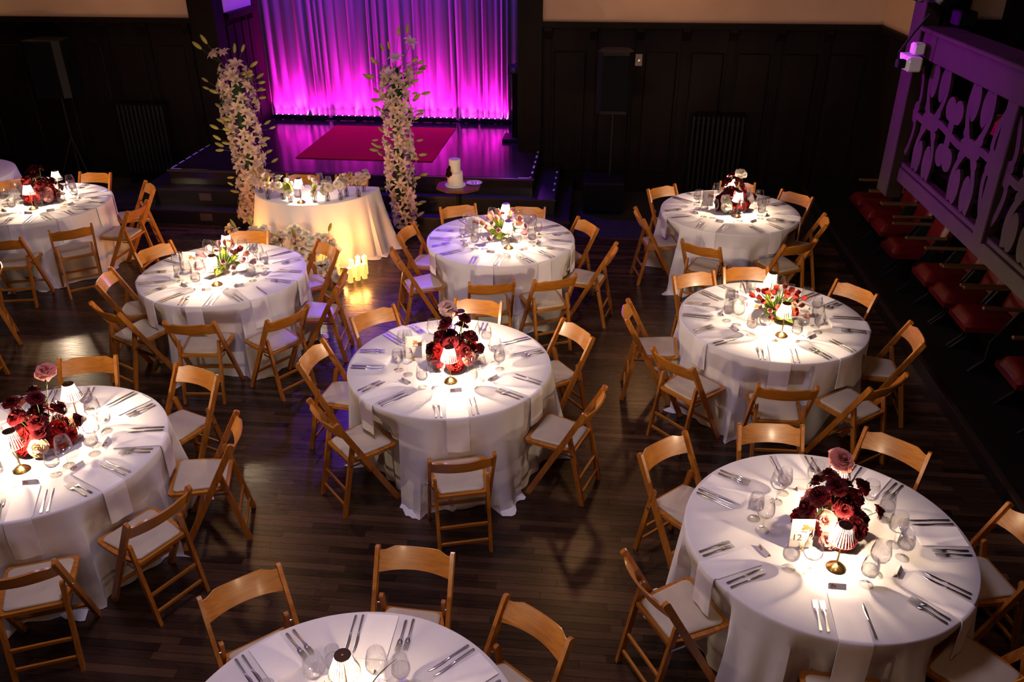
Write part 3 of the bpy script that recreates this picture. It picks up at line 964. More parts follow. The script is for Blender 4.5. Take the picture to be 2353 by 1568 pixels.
# ================================================================== SHARED DETAIL MESHES
def rose_mesh(name, m, seed, openness=1.0):
    r = random.Random(seed)
    mb = MB()
    # unit rose, radius about 1, facing +Z
    mb.lathe([(0.0, -0.20), (0.16, -0.1), (0.13, 0.30), (0.09, 0.58), (0.03, 0.60), (0.0, 0.54)], 8)
    rings = [(3, 0.17, 0.62, 0.03, 66), (3, 0.29, 0.60, 0.10, 62), (4, 0.42, 0.56, 0.20, 54), (5, 0.57, 0.46, 0.32, 46), (5, 0.73, 0.32, 0.42, 44), (6, 0.88, 0.14, 0.46, 38), (6, 1.0, -0.06, 0.40, 36)]
    for ri, (n, rad, top, curl, half) in enumerate(rings):
        off = r.random() * 6.28
        for i in range(n):
            a0 = off + 2 * PI * i / n + r.uniform(-0.12, 0.12)
            rr = rad * r.uniform(0.92, 1.08)
            tp = top * r.uniform(0.88, 1.1) + 0.04
            hw = R(half) * r.uniform(0.9, 1.1)
            j1, j2 = r.uniform(-0.11, 0.11), r.uniform(-0.11, 0.11)
            def fn(u, v, rr=rr, tp=tp, a0=a0, hw=hw, curl=curl, j1=j1, j2=j2):
                s = u * 2 - 1
                wv = (0.35 + 0.65 * math.sin(min(1, v * 1.15) * PI / 2)) * (1 - 0.30 * max(0, v - 0.75) / 0.25)
                a = a0 + s * hw * wv
                rad_ = 0.10 + (rr - 0.10) * (v ** 0.75) - 0.05 * (1 - s * s) * 0 + curl * 0.4 * max(0, v - 0.7) / 0.3 * (0.6 + 0.4 * s * s)
                z = -0.18 + (tp + 0.18) * (v ** 0.9) - curl * 0.55 * max(0, v - 0.65) ** 1.5 * 3 - 0.10 * s * s * v + (j1 * s + j2 * abs(s)) * v + 0.035 * math.sin(5 * s + a0 * 3) * v * v
                return (rad_ * math.cos(a), rad_ * math.sin(a), z)
            mb.grid(fn, 4, 4)
    return mb.mesh(name, m, 180)

def lily_mesh(name, m, seed):
    r = random.Random(seed)
    mb = MB()
    for i in range(6):
        a0 = 2 * PI * i / 6 + r.uniform(-0.1, 0.1)
        wd = (0.26 if i % 2 else 0.19) * r.uniform(0.9, 1.1)
        rec = r.uniform(0.25, 0.6)
        ln = r.uniform(0.92, 1.08)
        def fn(u, v, a0=a0, wd=wd, rec=rec, ln=ln):
            s = u * 2 - 1
            w = wd * math.sin(PI * min(0.97, 0.10 + 0.88 * v)) ** 0.75
            rad = (0.06 + 0.94 * v ** 1.35) * ln
            z = 0.72 * math.sin(v * PI * 0.56) - rec * max(0, v - 0.55) ** 2 * 3.2 + 0.10 * s * s * w * 2 - 0.0
            return (rad * math.cos(a0) - s * w * math.sin(a0), rad * math.sin(a0) + s * w * math.cos(a0), z)
        mb.grid(fn, 2, 5)
    return mb.mesh(name, m, 180)

def bud_mesh():
    return MB().lathe([(0.0, 0.0), (0.10, 0.06), (0.17, 0.30), (0.18, 0.55), (0.11, 0.85), (0.0, 1.0)], 6).mesh('lily_bud', L_BUD, 180)

def leaf_mesh(name, m, wd=0.16, bend=0.35):
    def fn(u, v):
        s = u * 2 - 1
        w = wd * math.sin(PI * (0.06 + 0.94 * v)) ** 0.8
        return (s * w, -bend * v * v - 0.12 * abs(s) * w * -1, v - 0.15 * v * v)
    return MB().grid(fn, 2, 6).mesh(name, m, 180)

def tulip_mesh(name, m, seed, opened=0.0):
    r = random.Random(seed)
    mb = MB()
    for k in range(2):
        for i in range(3):
            a0 = 2 * PI * i / 3 + k * PI / 3 + r.uniform(-0.1, 0.1)
            op = opened + r.uniform(0, 0.12) + 0.04 * k
            def fn(u, v, a0=a0, op=op, k=k):
                s = u * 2 - 1
                w = R(62) * math.sin(PI * (0.12 + 0.80 * v)) ** 0.6
                a = a0 + s * w
                rad = 0.06 + (0.40 + 0.03 * k) * math.sin(min(1.0, v * 1.7) * PI / 2) * (1 - 0.45 * max(0, v - 0.5) * 2 * (1 - op * 3)) + op * v * v * 0.5
                return (rad * math.cos(a), rad * math.sin(a), 1.15 * v - 0.06 * s * s)
            mb.grid(fn, 3, 4)
    return mb.mesh(name, m, 180)

def blade_mesh(name, m, L, arch, wd=0.006):
    """long arching grass blade along +X rising first, then falling"""
    def fn(u, v):
        s = u * 2 - 1
        x = L * v
        z = arch * math.sin(PI * min(1, v * 0.92)) * 1.0
        return (x, s * wd * (1 - v * 0.8), z)
    return MB().grid(fn, 1, 12).mesh(name, m, 180)

ROSES = {}
for key, m in (('dark', P_DARK), ('red', P_RED), ('pink', P_PINK), ('peach', P_PEACH), ('blush', P_BLUSH), ('white', P_WHITE)):
    ROSES[key] = [rose_mesh('rose_' + key, m, 100 + i + len(key) * 7) for i in range(3)]
LILIES = [lily_mesh('lily', P_LILY, 50 + i) for i in range(4)]
BUD = bud_mesh()
LEAF = leaf_mesh('leaf', L_GREEN)
LEAFB = leaf_mesh('leaf_bright', L_BRIGHT, 0.22, 0.45)
LEAFD = leaf_mesh('leaf_dark', L_DARK, 0.14, 0.3)
TULIPS = {k: [tulip_mesh('tulip_' + k, m, 70 + i, 0.05 * i) for i in range(2)] for k, m in
          (('mauve', P_TULIPP), ('maroon', P_TULIPD), ('red', P_TULIPR), ('salmon', P_TULIPPK), ('white', P_TULIPW))}
STEM = MB().tube([(0, 0, 0), (0, 0, 1)], 1.0, 6).mesh('stem', M_STEM, 60)
BLADES = [blade_mesh('grass_blade', L_DARK, 0.34, 0.12), blade_mesh('grass_blade', L_GREEN, 0.28, 0.17), blade_mesh('grass_blade', L_DARK, 0.24, 0.06)]

def stem_to(parent, a, b, r=0.0022):
    a, b = Vector(a), Vector(b)
    d = b - a
    return ob('stem', STEM, parent, a, aim_quat(d), (r, r, d.length))

# ================================================================== CHAIRS
def chair_parts():
    parts = []
    foot_y, tip_y, tip_z = 0.20, -0.22, 0.80
    d = Vector((tip_y - foot_y, tip_z))
    L = d.length
    d.normalize()
    n = Vector((d.y, -d.x))            # forward-up normal in (y,z)
    h = 0.021
    def along(s, o=0.0):
        return (foot_y + d.x * s + n.x * o, d.y * s + n.y * o)
    hw = h / d.y
    poly = [(foot_y - hw, 0.0), (foot_y + hw, 0.0), along(L - 0.012, h), along(L - 0.003, h * 0.7), along(L, 0), along(L - 0.003, -h * 0.7), along(L - 0.012, -h)]
    # prism_x expects consistent winding (y,z) counter-clockwise seen from +x
    for sx in (-1, 1):
        parts.append(('back_leg' if False else 'leg', MB().prism_x(poly, sx * 0.205 - 0.011, sx * 0.205 + 0.011).mesh('chair_leg', M_WOOD)))
    # short rear legs
    a, b = Vector((-0.215, 0.0)), Vector((-0.098, 0.565))
    e = (b - a)
    Ls = e.length
    e.normalize()
    m = Vector((e.y, -e.x))
    q = 0.017
    def al(s, o):
        return (a.x + e.x * s + m.x * o, a.y + e.y * s + m.y * o)
    qh = q / e.y
    poly2 = [(a.x - qh, 0.0), (a.x + qh, 0.0), al(Ls - 0.014, q), al(Ls - 0.004, q * 0.72), al(Ls, 0), al(Ls - 0.004, -q * 0.72), al(Ls - 0.014, -q)]
    for sx in (-1, 1):
        parts.append(('rear_leg', MB().prism_x(poly2, sx * 0.171 - 0.011, sx * 0.171 + 0.011).mesh('chair_rear_leg', M_WOOD)))
    # back slat: curved, with raised middle
    sl = MB()
    NX = 16
    rows = []
    for face in (0, 1):
        for edge in (0, 1):
            row = []
            for i in range(NX + 1):
                u = -1 + 2 * i / NX
                c = 1 - u * u
                pl_ = min(1.0, max(0.0, (0.92 - abs(u)) / 0.34))
                pl_ = pl_ * pl_ * (3 - 2 * pl_)
                s = (L - 0.150 + 0.022 * c) if edge == 0 else (L - 0.030 + 0.026 * pl_)
                o = -0.010 - 0.036 * c + (0.006 if face == 0 else -0.006)
                y, z = along(s, o)
                row.append((u * 0.196, y, z))
            rows.append(row)
    vs_ = sum(rows, [])
    n1 = NX + 1
    fs_ = []
    for i in range(NX):
        fs_.append((i, n1 + i, n1 + i + 1, i + 1))                                  # front
        fs_.append((2 * n1 + i, 2 * n1 + i + 1, 3 * n1 + i + 1, 3 * n1 + i))      # back
        fs_.append((n1 + i, 3 * n1 + i, 3 * n1 + i + 1, n1 + i + 1))              # top
        fs_.append((i, i + 1, 2 * n1 + i + 1, 2 * n1 + i))                         # bottom
    sl.add(vs_, fs_)
    parts.append(('backrest', sl.mesh('chair_backrest', M_WOODX, 40)))
    # seat frame: tilted trapezoid board with hole hidden by pad
    zf = lambda y: 0.438 + (y + 0.14) * 0.055
    outl = [(-0.155, -0.14), (0.155, -0.14), (0.188, -0.02), (0.196, 0.10), (0.196, 0.215), (0.180, 0.235), (-0.180, 0.235), (-0.196, 0.215), (-0.196, 0.10), (-0.188, -0.02)]
    sf = MB()
    k = len(outl)
    sf.add([(x, y, zf(y) - 0.022) for x, y in outl] + [(x, y, zf(y)) for x, y in outl],
           [tuple(range(k - 1, -1, -1)), tuple(range(k, 2 * k))] + [(i, (i + 1) % k, (i + 1) % k + k, i + k) for i in range(k)])
    parts.append(('seat_frame', sf.mesh('seat_frame', M_WOODX)))
    # pad
    def pad_outline(ins, n=6):
        cs = [(-0.150 + ins, -0.118 + ins), (0.150 - ins, -0.118 + ins), (0.172 - ins, 0.205 - ins), (-0.172 + ins, 0.205 - ins)]
        rad = 0.035
        cen = [(1, 1), (-1, 1), (-1, -1), (1, -1)]
        out = []
        for q_, ((x, y), (sx, sy)) in enumerate(zip(cs, cen)):
            ccx, ccy = x + sx * rad, y + sy * rad
            st = PI + q_ * PI / 2
            for i in range(n):
                t = st + (PI / 2) * i / (n - 1)
                out.append((ccx + rad * math.cos(t), ccy + rad * math.sin(t)))
        return out
    pm = MB()
    lay = [(0.0, 0.0), (-0.003, 0.008), (0.002, 0.015), (0.012, 0.019)]
    k = len(pad_outline(0))
    for li, (ins, hz) in enumerate(lay):
        pm.v += [(x, y, zf(y) + 0.0005 + hz) for x, y in pad_outline(ins)]
    for li in range(len(lay) - 1):
        for i in range(k):
            pm.f.append((li * k + i, li * k + (i + 1) % k, (li + 1) * k + (i + 1) % k, (li + 1) * k + i))
    pm.f.append(tuple(range((len(lay) - 1) * k, len(lay) * k)))
    pm.m = [0] * len(pm.f)
    parts.append(('seat_pad', pm.mesh('seat_pad', M_PAD, 60)))
    def bar(x0, x1, y, z, dy, dz):
        return MB().bbox(x0, x1, y - dy, y + dy, z - dz, z + dz, 0.003)
    for z in (0.085, 0.205):
        y = a.x + e.x * z / e.y
        parts.append(('rung', bar(-0.160, 0.160, y, z, 0.008, 0.012).mesh('rung', M_WOODX)))
    sy_, sz_ = along(0.21, 0)
    parts.append(('stretcher', bar(-0.194, 0.194, sy_, sz_, 0.012, 0.010).mesh('stretcher', M_WOODX)))
    for sx in (-1, 1):
        parts.append(('bolt', MB().tube([(sx * 0.181, -0.087, 0.515), (sx * 0.2185, -0.084, 0.515)], 0.0042, 8).mesh('bolt', M_BOLT)))
        parts.append(('hinge_strip', MB().box(sx * 0.1845 - 0.0018, sx * 0.1845 + 0.0018, -0.135, -0.045, 0.402, 0.416).mesh('hinge_strip', M_BOLT)))
    return parts
CHAIR = chair_parts()

# (tip-centre x, y, facing angle in degrees) measured for every chair
CHAIRS = {
    'T5': [(-0.739, 4.183, 106), (-1.767, 4.594, 43), (-2.121, 5.437, -8), (-1.821, 6.185, -45), (-0.95, 6.49, -96), (-0.069, 6.037, -143), (0.083, 4.928, 160)],
    'T6': [(-0.881, 6.877, 103), (-0.307, 7.033, 116), (0.22, 7.78, 167), (-0.037, 8.558, -149), (-1.533, 8.986, -66), (-0.741, 9.02, -92), (-1.973, 8.181, -10), (-1.905, 7.442, 26)],
    'T7': [(0.817, 9.91, -54), (0.514, 8.905, 11), (1.1, 8.018, 60), (2.121, 8.155, 120), (2.532, 8.888, 168), (2.413, 9.801, -134), (1.768, 10.187, -95)],
    'T8': [(0.958, 7.263, -67), (1.464, 7.454, -83), (0.328, 6.415, -2), (0.65, 5.592, 43), (1.447, 5.25, 90), (2.186, 5.391, 127), (2.64, 6.201, 175), (2.398, 7.084, -140)],
    'T9': [(0.51, 4.465, -47), (1.236, 4.741, -87), (2.02, 4.641, -129), (2.51, 3.84, -168), (0.342, 3.244, 29), (1.30, 2.56, 87), (2.20, 2.93, 137)],
    'T4': [(-4.399, 7.435, -28), (-4.491, 6.671, 13), (-4.116, 6.02, 62), (-3.277, 5.831, 95), (-2.513, 6.08, 146), (-2.268, 6.846, -175), (-2.64, 7.648, -136), (-3.597, 7.966, -85)],
    'T1': [(-5.525, 7.871, 128), (-6.074, 7.484, 104), (-5.171, 8.637, 178), (-5.417, 9.418, -140), (-6.378, 9.859, -90), (-7.27, 9.46, -42)],
    'T2': [(-3.779, 5.187, -77), (-2.863, 5.091, -112), (-2.28, 4.36, -163), (-2.397, 3.545, 152), (-2.92, 2.97, 113)],
    'T10': [(-1.711, 3.019, -49), (-0.861, 3.334, -93), (-0.173, 2.929, -127)],
}
TNAME = {'T1': 'the far-left rose table', 'T2': 'the near-left rose table', 'T4': 'the left tulip table', 'T5': 'the central rose table',
         'T6': 'the tulip table near the cake', 'T7': 'the far-right rose table', 'T8': 'the red tulip table', 'T9': 'the near-right rose table',
         'T10': 'the table at the bottom edge'}
DIRS = [('near', -90), ('near-right', -45), ('right', 0), ('far-right', 45), ('far', 90), ('far-left', 135), ('left', 180), ('near-left', -135)]
def adiff(a, b):
    return abs((a - b + 180) % 360 - 180)
def dir_names(angles):
    n = len(angles)
    order = sorted(range(n), key=lambda i: angles[i] % 360)
    best = None
    ds = sorted(DIRS, key=lambda q: q[1] % 360)
    for combo in itertools.combinations(range(8), n):
        for rot in range(n):
            c = sum(adiff(angles[order[i]], ds[combo[(i + rot) % n]][1]) ** 2 for i in range(n))
            if best is None or c < best[0]:
                best = (c, [(order[i], ds[combo[(i + rot) % n]][0]) for i in range(n)])
    out = [None] * n
    for i, nm in best[1]:
        out[i] = nm
    return out

def place_chair(x, y, face, label, group):
    fx, fy = math.cos(R(face)), math.sin(R(face))
    ox, oy = x + fx * 0.22, y + fy * 0.22
    t = tag(empty('folding_chair', (ox, oy, 0), R(face) - PI / 2), label, 'chair', group)
    made = {}
    for pn, pm in CHAIR:
        par = t
        if pn == 'bolt':                      # each bolt sits in its long leg
            par = made['leg'].pop(0)
        elif pn == 'hinge_strip':
            par = made['seat_frame'][0]
        made.setdefault(pn, []).append(ob(pn, pm, par))
    return t
for T, lst in CHAIRS.items():
    cx, cy = TABLES[T]
    nms = dir_names([math.degrees(math.atan2(y - cy, x - cx)) for x, y, _ in lst])
    for (x, y, f), nm in zip(lst, nms):
        place_chair(x, y, f, f'wooden folding chair at the {nm} side of {TNAME[T]}', 'folding chairs at the round tables')
place_chair(-3.69, 10.03, -89, 'wooden folding chair behind the head table, left of the pair', 'folding chairs at the head table')
place_chair(-3.05, 10.03, -91, 'wooden folding chair behind the head table, right of the pair', 'folding chairs at the head table')
place_chair(-5.66, 6.85, -141, 'wooden folding chair cut by the left edge, farther of the two', 'folding chairs at the left edge')
place_chair(-5.33, 5.98, 174, 'wooden folding chair cut by the left edge, nearer of the two', 'folding chairs at the left edge')

# ================================================================== TABLECLOTHS
def sstep(t):
    t = max(0.0, min(1.0, t))
    return t * t * (3 - 2 * t)

class Cloth:
    def __init__(s, center, chairs, seed, zt=ZT):
        s.c = center
        s.rn = random.Random(seed)
        s.zt = zt
        s.ph = [s.rn.uniform(0, 6.28) for _ in range(6)]
        s.k = [s.rn.choice([9, 10, 11]), s.rn.choice([13, 15, 17]), s.rn.choice([5, 6, 7])]
        s.win = []
        for (x, y, f) in chairs:
            # the chair front line as seen from the table centre
            fx, fy = math.cos(R(f)), math.sin(R(f))
            px, py = x + fx * 0.464 - center[0], y + fy * 0.464 - center[1]
            s.win.append((px, py, -fx, -fy))
    def fold(s, th):
        a = 0.5 + 0.5 * math.cos(s.k[0] * th + s.ph[0] + 0.8 * math.sin(2 * th + s.ph[3]))
        b = 0.5 + 0.5 * math.cos(s.k[1] * th + s.ph[1])
        c = 0.5 + 0.5 * math.cos(s.k[2] * th + s.ph[2])
        return (a ** 1.6) * 0.62 + b * 0.22 + c * 0.25
    def free(s, th):
        return 0.03 + 0.15 * s.fold(th)
    def limit(s, th):
        """largest radius allowed at floor level because of the chair fronts"""
        ux, uy = math.cos(th), math.sin(th)
        lim = RT + s.free(th)
        for (px, py, nx, ny) in s.win:
            den = ux * nx + uy * ny
            if den < 0.3:
                continue
            r = (px * nx + py * ny) / den
            lx, ly = ux * r - px, uy * r - py
            side = abs(-ny * lx + nx * ly)
            wgt = 1 - sstep((side - 0.225) / 0.10)
            if wgt > 0:
                r = max(r, 0.46)
                lim = min(lim, r + (1 - wgt) * 0.5)
        return lim
    def off(s, th, z):
        t = max(0.0, (s.zt - z) / s.zt)
        lim = s.limit(th) - RT
        fr = s.free(th)
        o_free = fr * (t ** 1.15) + 0.006 * math.sin(PI * min(1, t * 3)) * (s.fold(th) - 0.4)
        o_free += 0.013 * t * math.cos(23 * th + s.ph[4] + 2 * math.sin(3 * th)) + 0.010 * t * math.cos(37 * th + s.ph[5])
        if lim < fr:
            lim += 0.012 * math.cos(23 * th + s.ph[4] + 2 * math.sin(3 * th)) - 0.012
            o_in = lim if lim < 0 else lim
            w = sstep((s.zt - 0.015 - z) / 0.235)
            return min(o_free, o_free * (1 - w) + o_in * w)
        return o_free
    def build(s, label, nth=200):
        mb = MB()
        zs = [s.zt] + [s.zt - q for q in (0.004, 0.012, 0.03, 0.06, 0.10, 0.15, 0.20, 0.25, 0.30, 0.36, 0.43, 0.50, 0.57, 0.64, 0.70)] + [0.018, 0.004]
        ths = [2 * PI * i / nth for i in range(nth)]
        v = []
        for j, z in enumerate(zs):
            for th in ths:
                if j == 0:
                    r = RT - 0.006
                elif j == 1:
                    r = RT - 0.001
                else:
                    r = RT + s.off(th, z)
                if j == len(zs) - 1:
                    lim = s.limit(th)
                    fr = RT + s.free(th)
                    pud = 0.035 + 0.05 * (0.5 + 0.5 * math.sin(7 * th + s.ph[4])) * (0.5 + 0.5 * math.sin(3 * th + s.ph[5])) + 0.02 * math.sin(31 * th)
                    r += pud if lim >= fr - 0.03 else 0.004
                v.append((r * math.cos(th), r * math.sin(th), z))
        f = []
        for j in range(len(zs) - 1):
            for i in range(nth):
                k = (i + 1) % nth
                f.append((j * nth + i, (j + 1) * nth + i, (j + 1) * nth + k, j * nth + k))
        # top: concentric rings so the linen can carry faint creases
        prev = list(range(nth))
        base = len(v)
        for rr in (0.55, 0.30):
            ring = list(range(len(v), len(v) + nth))
            v += [(rr * math.cos(th), rr * math.sin(th), s.zt) for th in ths]
            for i in range(nth):
                k = (i + 1) % nth
                f.append((prev[i], prev[k], ring[k], ring[i]))
            prev = ring
        ci = len(v)
        v.append((0, 0, s.zt))
        for i in range(nth):
            f.append((prev[i], prev[(i + 1) % nth], ci))
        mb.add(v, f)
        o = ob('tablecloth', mb.mesh('tablecloth', M_CLOTH, 50), None, (s.c[0], s.c[1], 0))
        tag(o, label, 'tablecloth', 'round tablecloths')
        return o

CLOTHS = {}
for i, (T, c) in enumerate(TABLES.items()):
    cl = Cloth(c, CHAIRS[T], 20 + i)
    CLOTHS[T] = cl
    cl.build(f'floor-length white linen cloth over {TNAME[T]}')

# part of one more table at the left edge
ext = Cloth((-8.30, 9.72), [], 77)
ext.build('sliver of white tablecloth at the left edge behind the far-left rose table', 120)

def build_head_cloth():
    c = HEAD
    hr = random.Random(9)
    ph = [hr.uniform(0, 6.28) for _ in range(5)]
    rr = 0.765
    outline = []
    na = 150
    for i in range(na + 1):
        th = PI + PI * i / na
        outline.append((rr * math.cos(th), rr * math.sin(th), math.cos(th), math.sin(th)))
    nb = 60
    for i in range(1, nb):
        x = rr - 2 * rr * i / nb
        cx_ = 1 if x > 0 else -1
        w = max(0.0, (abs(x) - rr + 0.05) / 0.05)
        nx, ny = cx_ * w, 1.0
        l = math.hypot(nx, ny)
        outline.append((x, 0.012 * (1 - w), nx / l, ny / l))
    n = len(outline)
    zs = [ZT, ZT - 0.004, ZT - 0.012, ZT - 0.04, ZT - 0.10, ZT - 0.18, ZT - 0.28, ZT - 0.38, ZT - 0.48, ZT - 0.58, ZT - 0.68, 0.02, 0.004]
    v, f = [], []
    s_acc = 0
    for j, z in enumerate(zs):
        t = (ZT - z) / ZT
        for i, (x, y, nx, ny) in enumerate(outline):
            th = 2 * PI * i / n
            fo = (0.5 + 0.5 * math.cos(11 * th + ph[0] + 0.7 * math.sin(2 * th + ph[1]))) ** 1.4 * 0.65 + 0.3 * (0.5 + 0.5 * math.cos(17 * th + ph[2]))
            o = -0.005 if j == 0 else (0.0 if j == 1 else (0.03 + 0.13 * fo + (0.10 if nx > 0.9 else 0.0) * sstep((nx - 0.6) / 0.4)) * t ** 1.1)
            if ny > 0.5:
                o *= 0.35
            if j == len(zs) - 1:
                o += 0.05 + 0.03 * math.sin(9 * th + ph[3]) if ny < 0.5 else 0.01
            v.append((x + nx * o, y + ny * o, z))
    for j in range(len(zs) - 1):
        for i in range(n):
            k = (i + 1) % n
            f.append((j * n + i, (j + 1) * n + i, (j + 1) * n + k, j * n + k))
    f.append(tuple(range(n)))
    tag(ob('tablecloth', MB().add(v, f).mesh('tablecloth', M_CLOTH, 50), None, (c[0], c[1], 0)), 'floor-length pale cloth over the half-moon head table before the stage', 'tablecloth')
build_head_cloth()

# ================================================================== TABLEWARE MESHES
def fork_mesh():
    mb = MB()
    st = [(0.0, 0.0060, 0.004), (0.010, 0.0085, 0.004), (0.05, 0.0058, 0.005), (0.095, 0.0036, 0.010), (0.118, 0.0038, 0.012), (0.130, 0.0110, 0.009), (0.145, 0.0128, 0.006)]
    th = 0.0022
    n = len(st)
    v = []
    for (s, w, z) in st:
        v += [(-w, s, z - th / 2), (w, s, z - th / 2), (w * 0.8, s, z + th / 2), (-w * 0.8, s, z + th / 2)]
    f = [(0, 3, 2, 1)]
    for i in range(n - 1):
        b = i * 4
        for k in range(4):
            f.append((b + k, b + (k + 1) % 4, b + 4 + (k + 1) % 4, b + 4 + k))
    f.append(((n - 1) * 4, (n - 1) * 4 + 1, (n - 1) * 4 + 2, (n - 1) * 4 + 3))
    mb.add(v, f)
    for i in range(4):
        x = -0.0105 + i * 0.0070
        mb.add([(x - 0.0017, 0.144, 0.005), (x + 0.0017, 0.144, 0.005), (x + 0.0017, 0.144, 0.007), (x - 0.0017, 0.144, 0.007),
                (x - 0.0009, 0.198, 0.008), (x + 0.0009, 0.198, 0.008), (x + 0.0009, 0.198, 0.0095), (x - 0.0009, 0.198, 0.0095)],
               [(0, 1, 5, 4), (1, 2, 6, 5), (2, 3, 7, 6), (3, 0, 4, 7), (4, 5, 6, 7)])
    return mb.mesh('fork', M_STEEL, 50)
def knife_mesh():
    mb = MB()
    st = [(0.0, -0.0062, 0.0062, 0.0045), (0.008, -0.0085, 0.0085, 0.0045), (0.05, -0.0065, 0.0065, 0.0045), (0.100, -0.0055, 0.0055, 0.004), (0.112, -0.0070, 0.0070, 0.0042),
          (0.120, -0.0055, 0.0060, 0.0022), (0.150, -0.0100, 0.0062, 0.0016), (0.195, -0.0105, 0.0060, 0.0016), (0.222, -0.0055, 0.0052, 0.0014), (0.233, 0.002, 0.0035, 0.001)]
    v, f = [], []
    for (s, a, b, t) in st:
        v += [(a, s, 0.0015), (b, s, 0.0010), (b * 0.7, s, 0.0012 + t), (a * 0.7, s, 0.0014 + t)]
    f.append((0, 3, 2, 1))
    n = len(st)
    for i in range(n - 1):
        b = i * 4
        for k in range(4):
            f.append((b + k, b + (k + 1) % 4, b + 4 + (k + 1) % 4, b + 4 + k))
    f.append(((n - 1) * 4, (n - 1) * 4 + 1, (n - 1) * 4 + 2, (n - 1) * 4 + 3))
    return mb.add(v, f).mesh('knife', M_STEEL, 50)
ME_FORK, ME_KNIFE = fork_mesh(), knife_mesh()
ME_WINE = MB().lathe([(0.037, 0.0005), (0.0375, 0.0015), (0.030, 0.004), (0.006, 0.010), (0.0034, 0.022), (0.0032, 0.088), (0.006, 0.096), (0.024, 0.101), (0.041, 0.114),
                      (0.0495, 0.133), (0.0505, 0.150), (0.047, 0.178), (0.0385, 0.213), (0.0380, 0.215), (0.0374, 0.213)], 28).mesh('wine_glass', M_GLASS, 40)
WPROF = [(0.035, 0.0005), (0.0355, 0.0015), (0.028, 0.004), (0.006, 0.010), (0.0034, 0.020), (0.0034, 0.058), (0.006, 0.064), (0.024, 0.069), (0.038, 0.080),
         (0.0435, 0.096), (0.0435, 0.110), (0.040, 0.140), (0.0325, 0.173), (0.0320, 0.175), (0.0314, 0.173)]
ME_WATERGLASS = MB().lathe(WPROF, 28).mesh('water_glass', M_GLASS, 40)
ME_WATER = MB().lathe([(0.0, 0.0695), (0.0225, 0.0715), (0.0365, 0.0822), (0.0420, 0.0968), (0.0420, 0.109), (0.0415, 0.114), (0.0, 0.114)], 28).mesh('water', M_WATER, 40)

def card_mesh():
    mb = MB()
    w, h, d, t = 0.042, 0.026, 0.016, 0.0007
    mb.prism_x([(-d, 0.0), (-d + t * 2, 0.0), (0.0, h - t * 1.6), (d - t * 2, 0.0), (d, 0.0), (0.0, h)], -w, w)
    return mb.mesh('place_card', M_CARD)
ME_CARD = card_mesh()
def print_mesh(sc=1.0):
    """small printed spray: two blossoms and leaf strokes, lying in local XY, +Z out"""
    mb = MB()
    def disc(cx, cy, r, mi, lob=0.18, ph=0.0, k=5):
        n = 18
        pts = [(cx, cy, 0.0)] + [(cx + r * (1 + lob * math.cos(k * 2 * PI * i / n + ph)) * math.cos(2 * PI * i / n), cy + r * (1 + lob * math.cos(k * 2 * PI * i / n + ph)) * math.sin(2 * PI * i / n), 0.0) for i in range(n)]
        mb.add(pts, [(0, 1 + i, 1 + (i + 1) % n) for i in range(n)], mi)
    disc(0.0, 0.004, 0.0065, 0)
    disc(0.0115, -0.001, 0.0068, 1, 0.14, 1.0, 6)
    disc(-0.006, 0.0, 0.004, 0, 0.2, 2.0)
    mb.add([(-0.009, 0.008, 0), (-0.004, 0.0115, 0), (-0.003, 0.0105, 0), (-0.008, 0.0065, 0)], [(0, 3, 2, 1)], 2)
    mb.add([(-0.010, -0.008, 0), (0.003, -0.009, 0), (0.004, -0.0075, 0), (-0.010, -0.006, 0)], [(0, 1, 2, 3)], 2)
    mb.v = [(x * sc, y * sc, z) for x, y, z in mb.v]
    return mb.mesh('printed_flowers', [M_P_ORANGE, M_P_ROSE, M_P_DARK])
ME_PRINT = print_mesh()
ME_PRINTBIG = print_mesh(2.5)

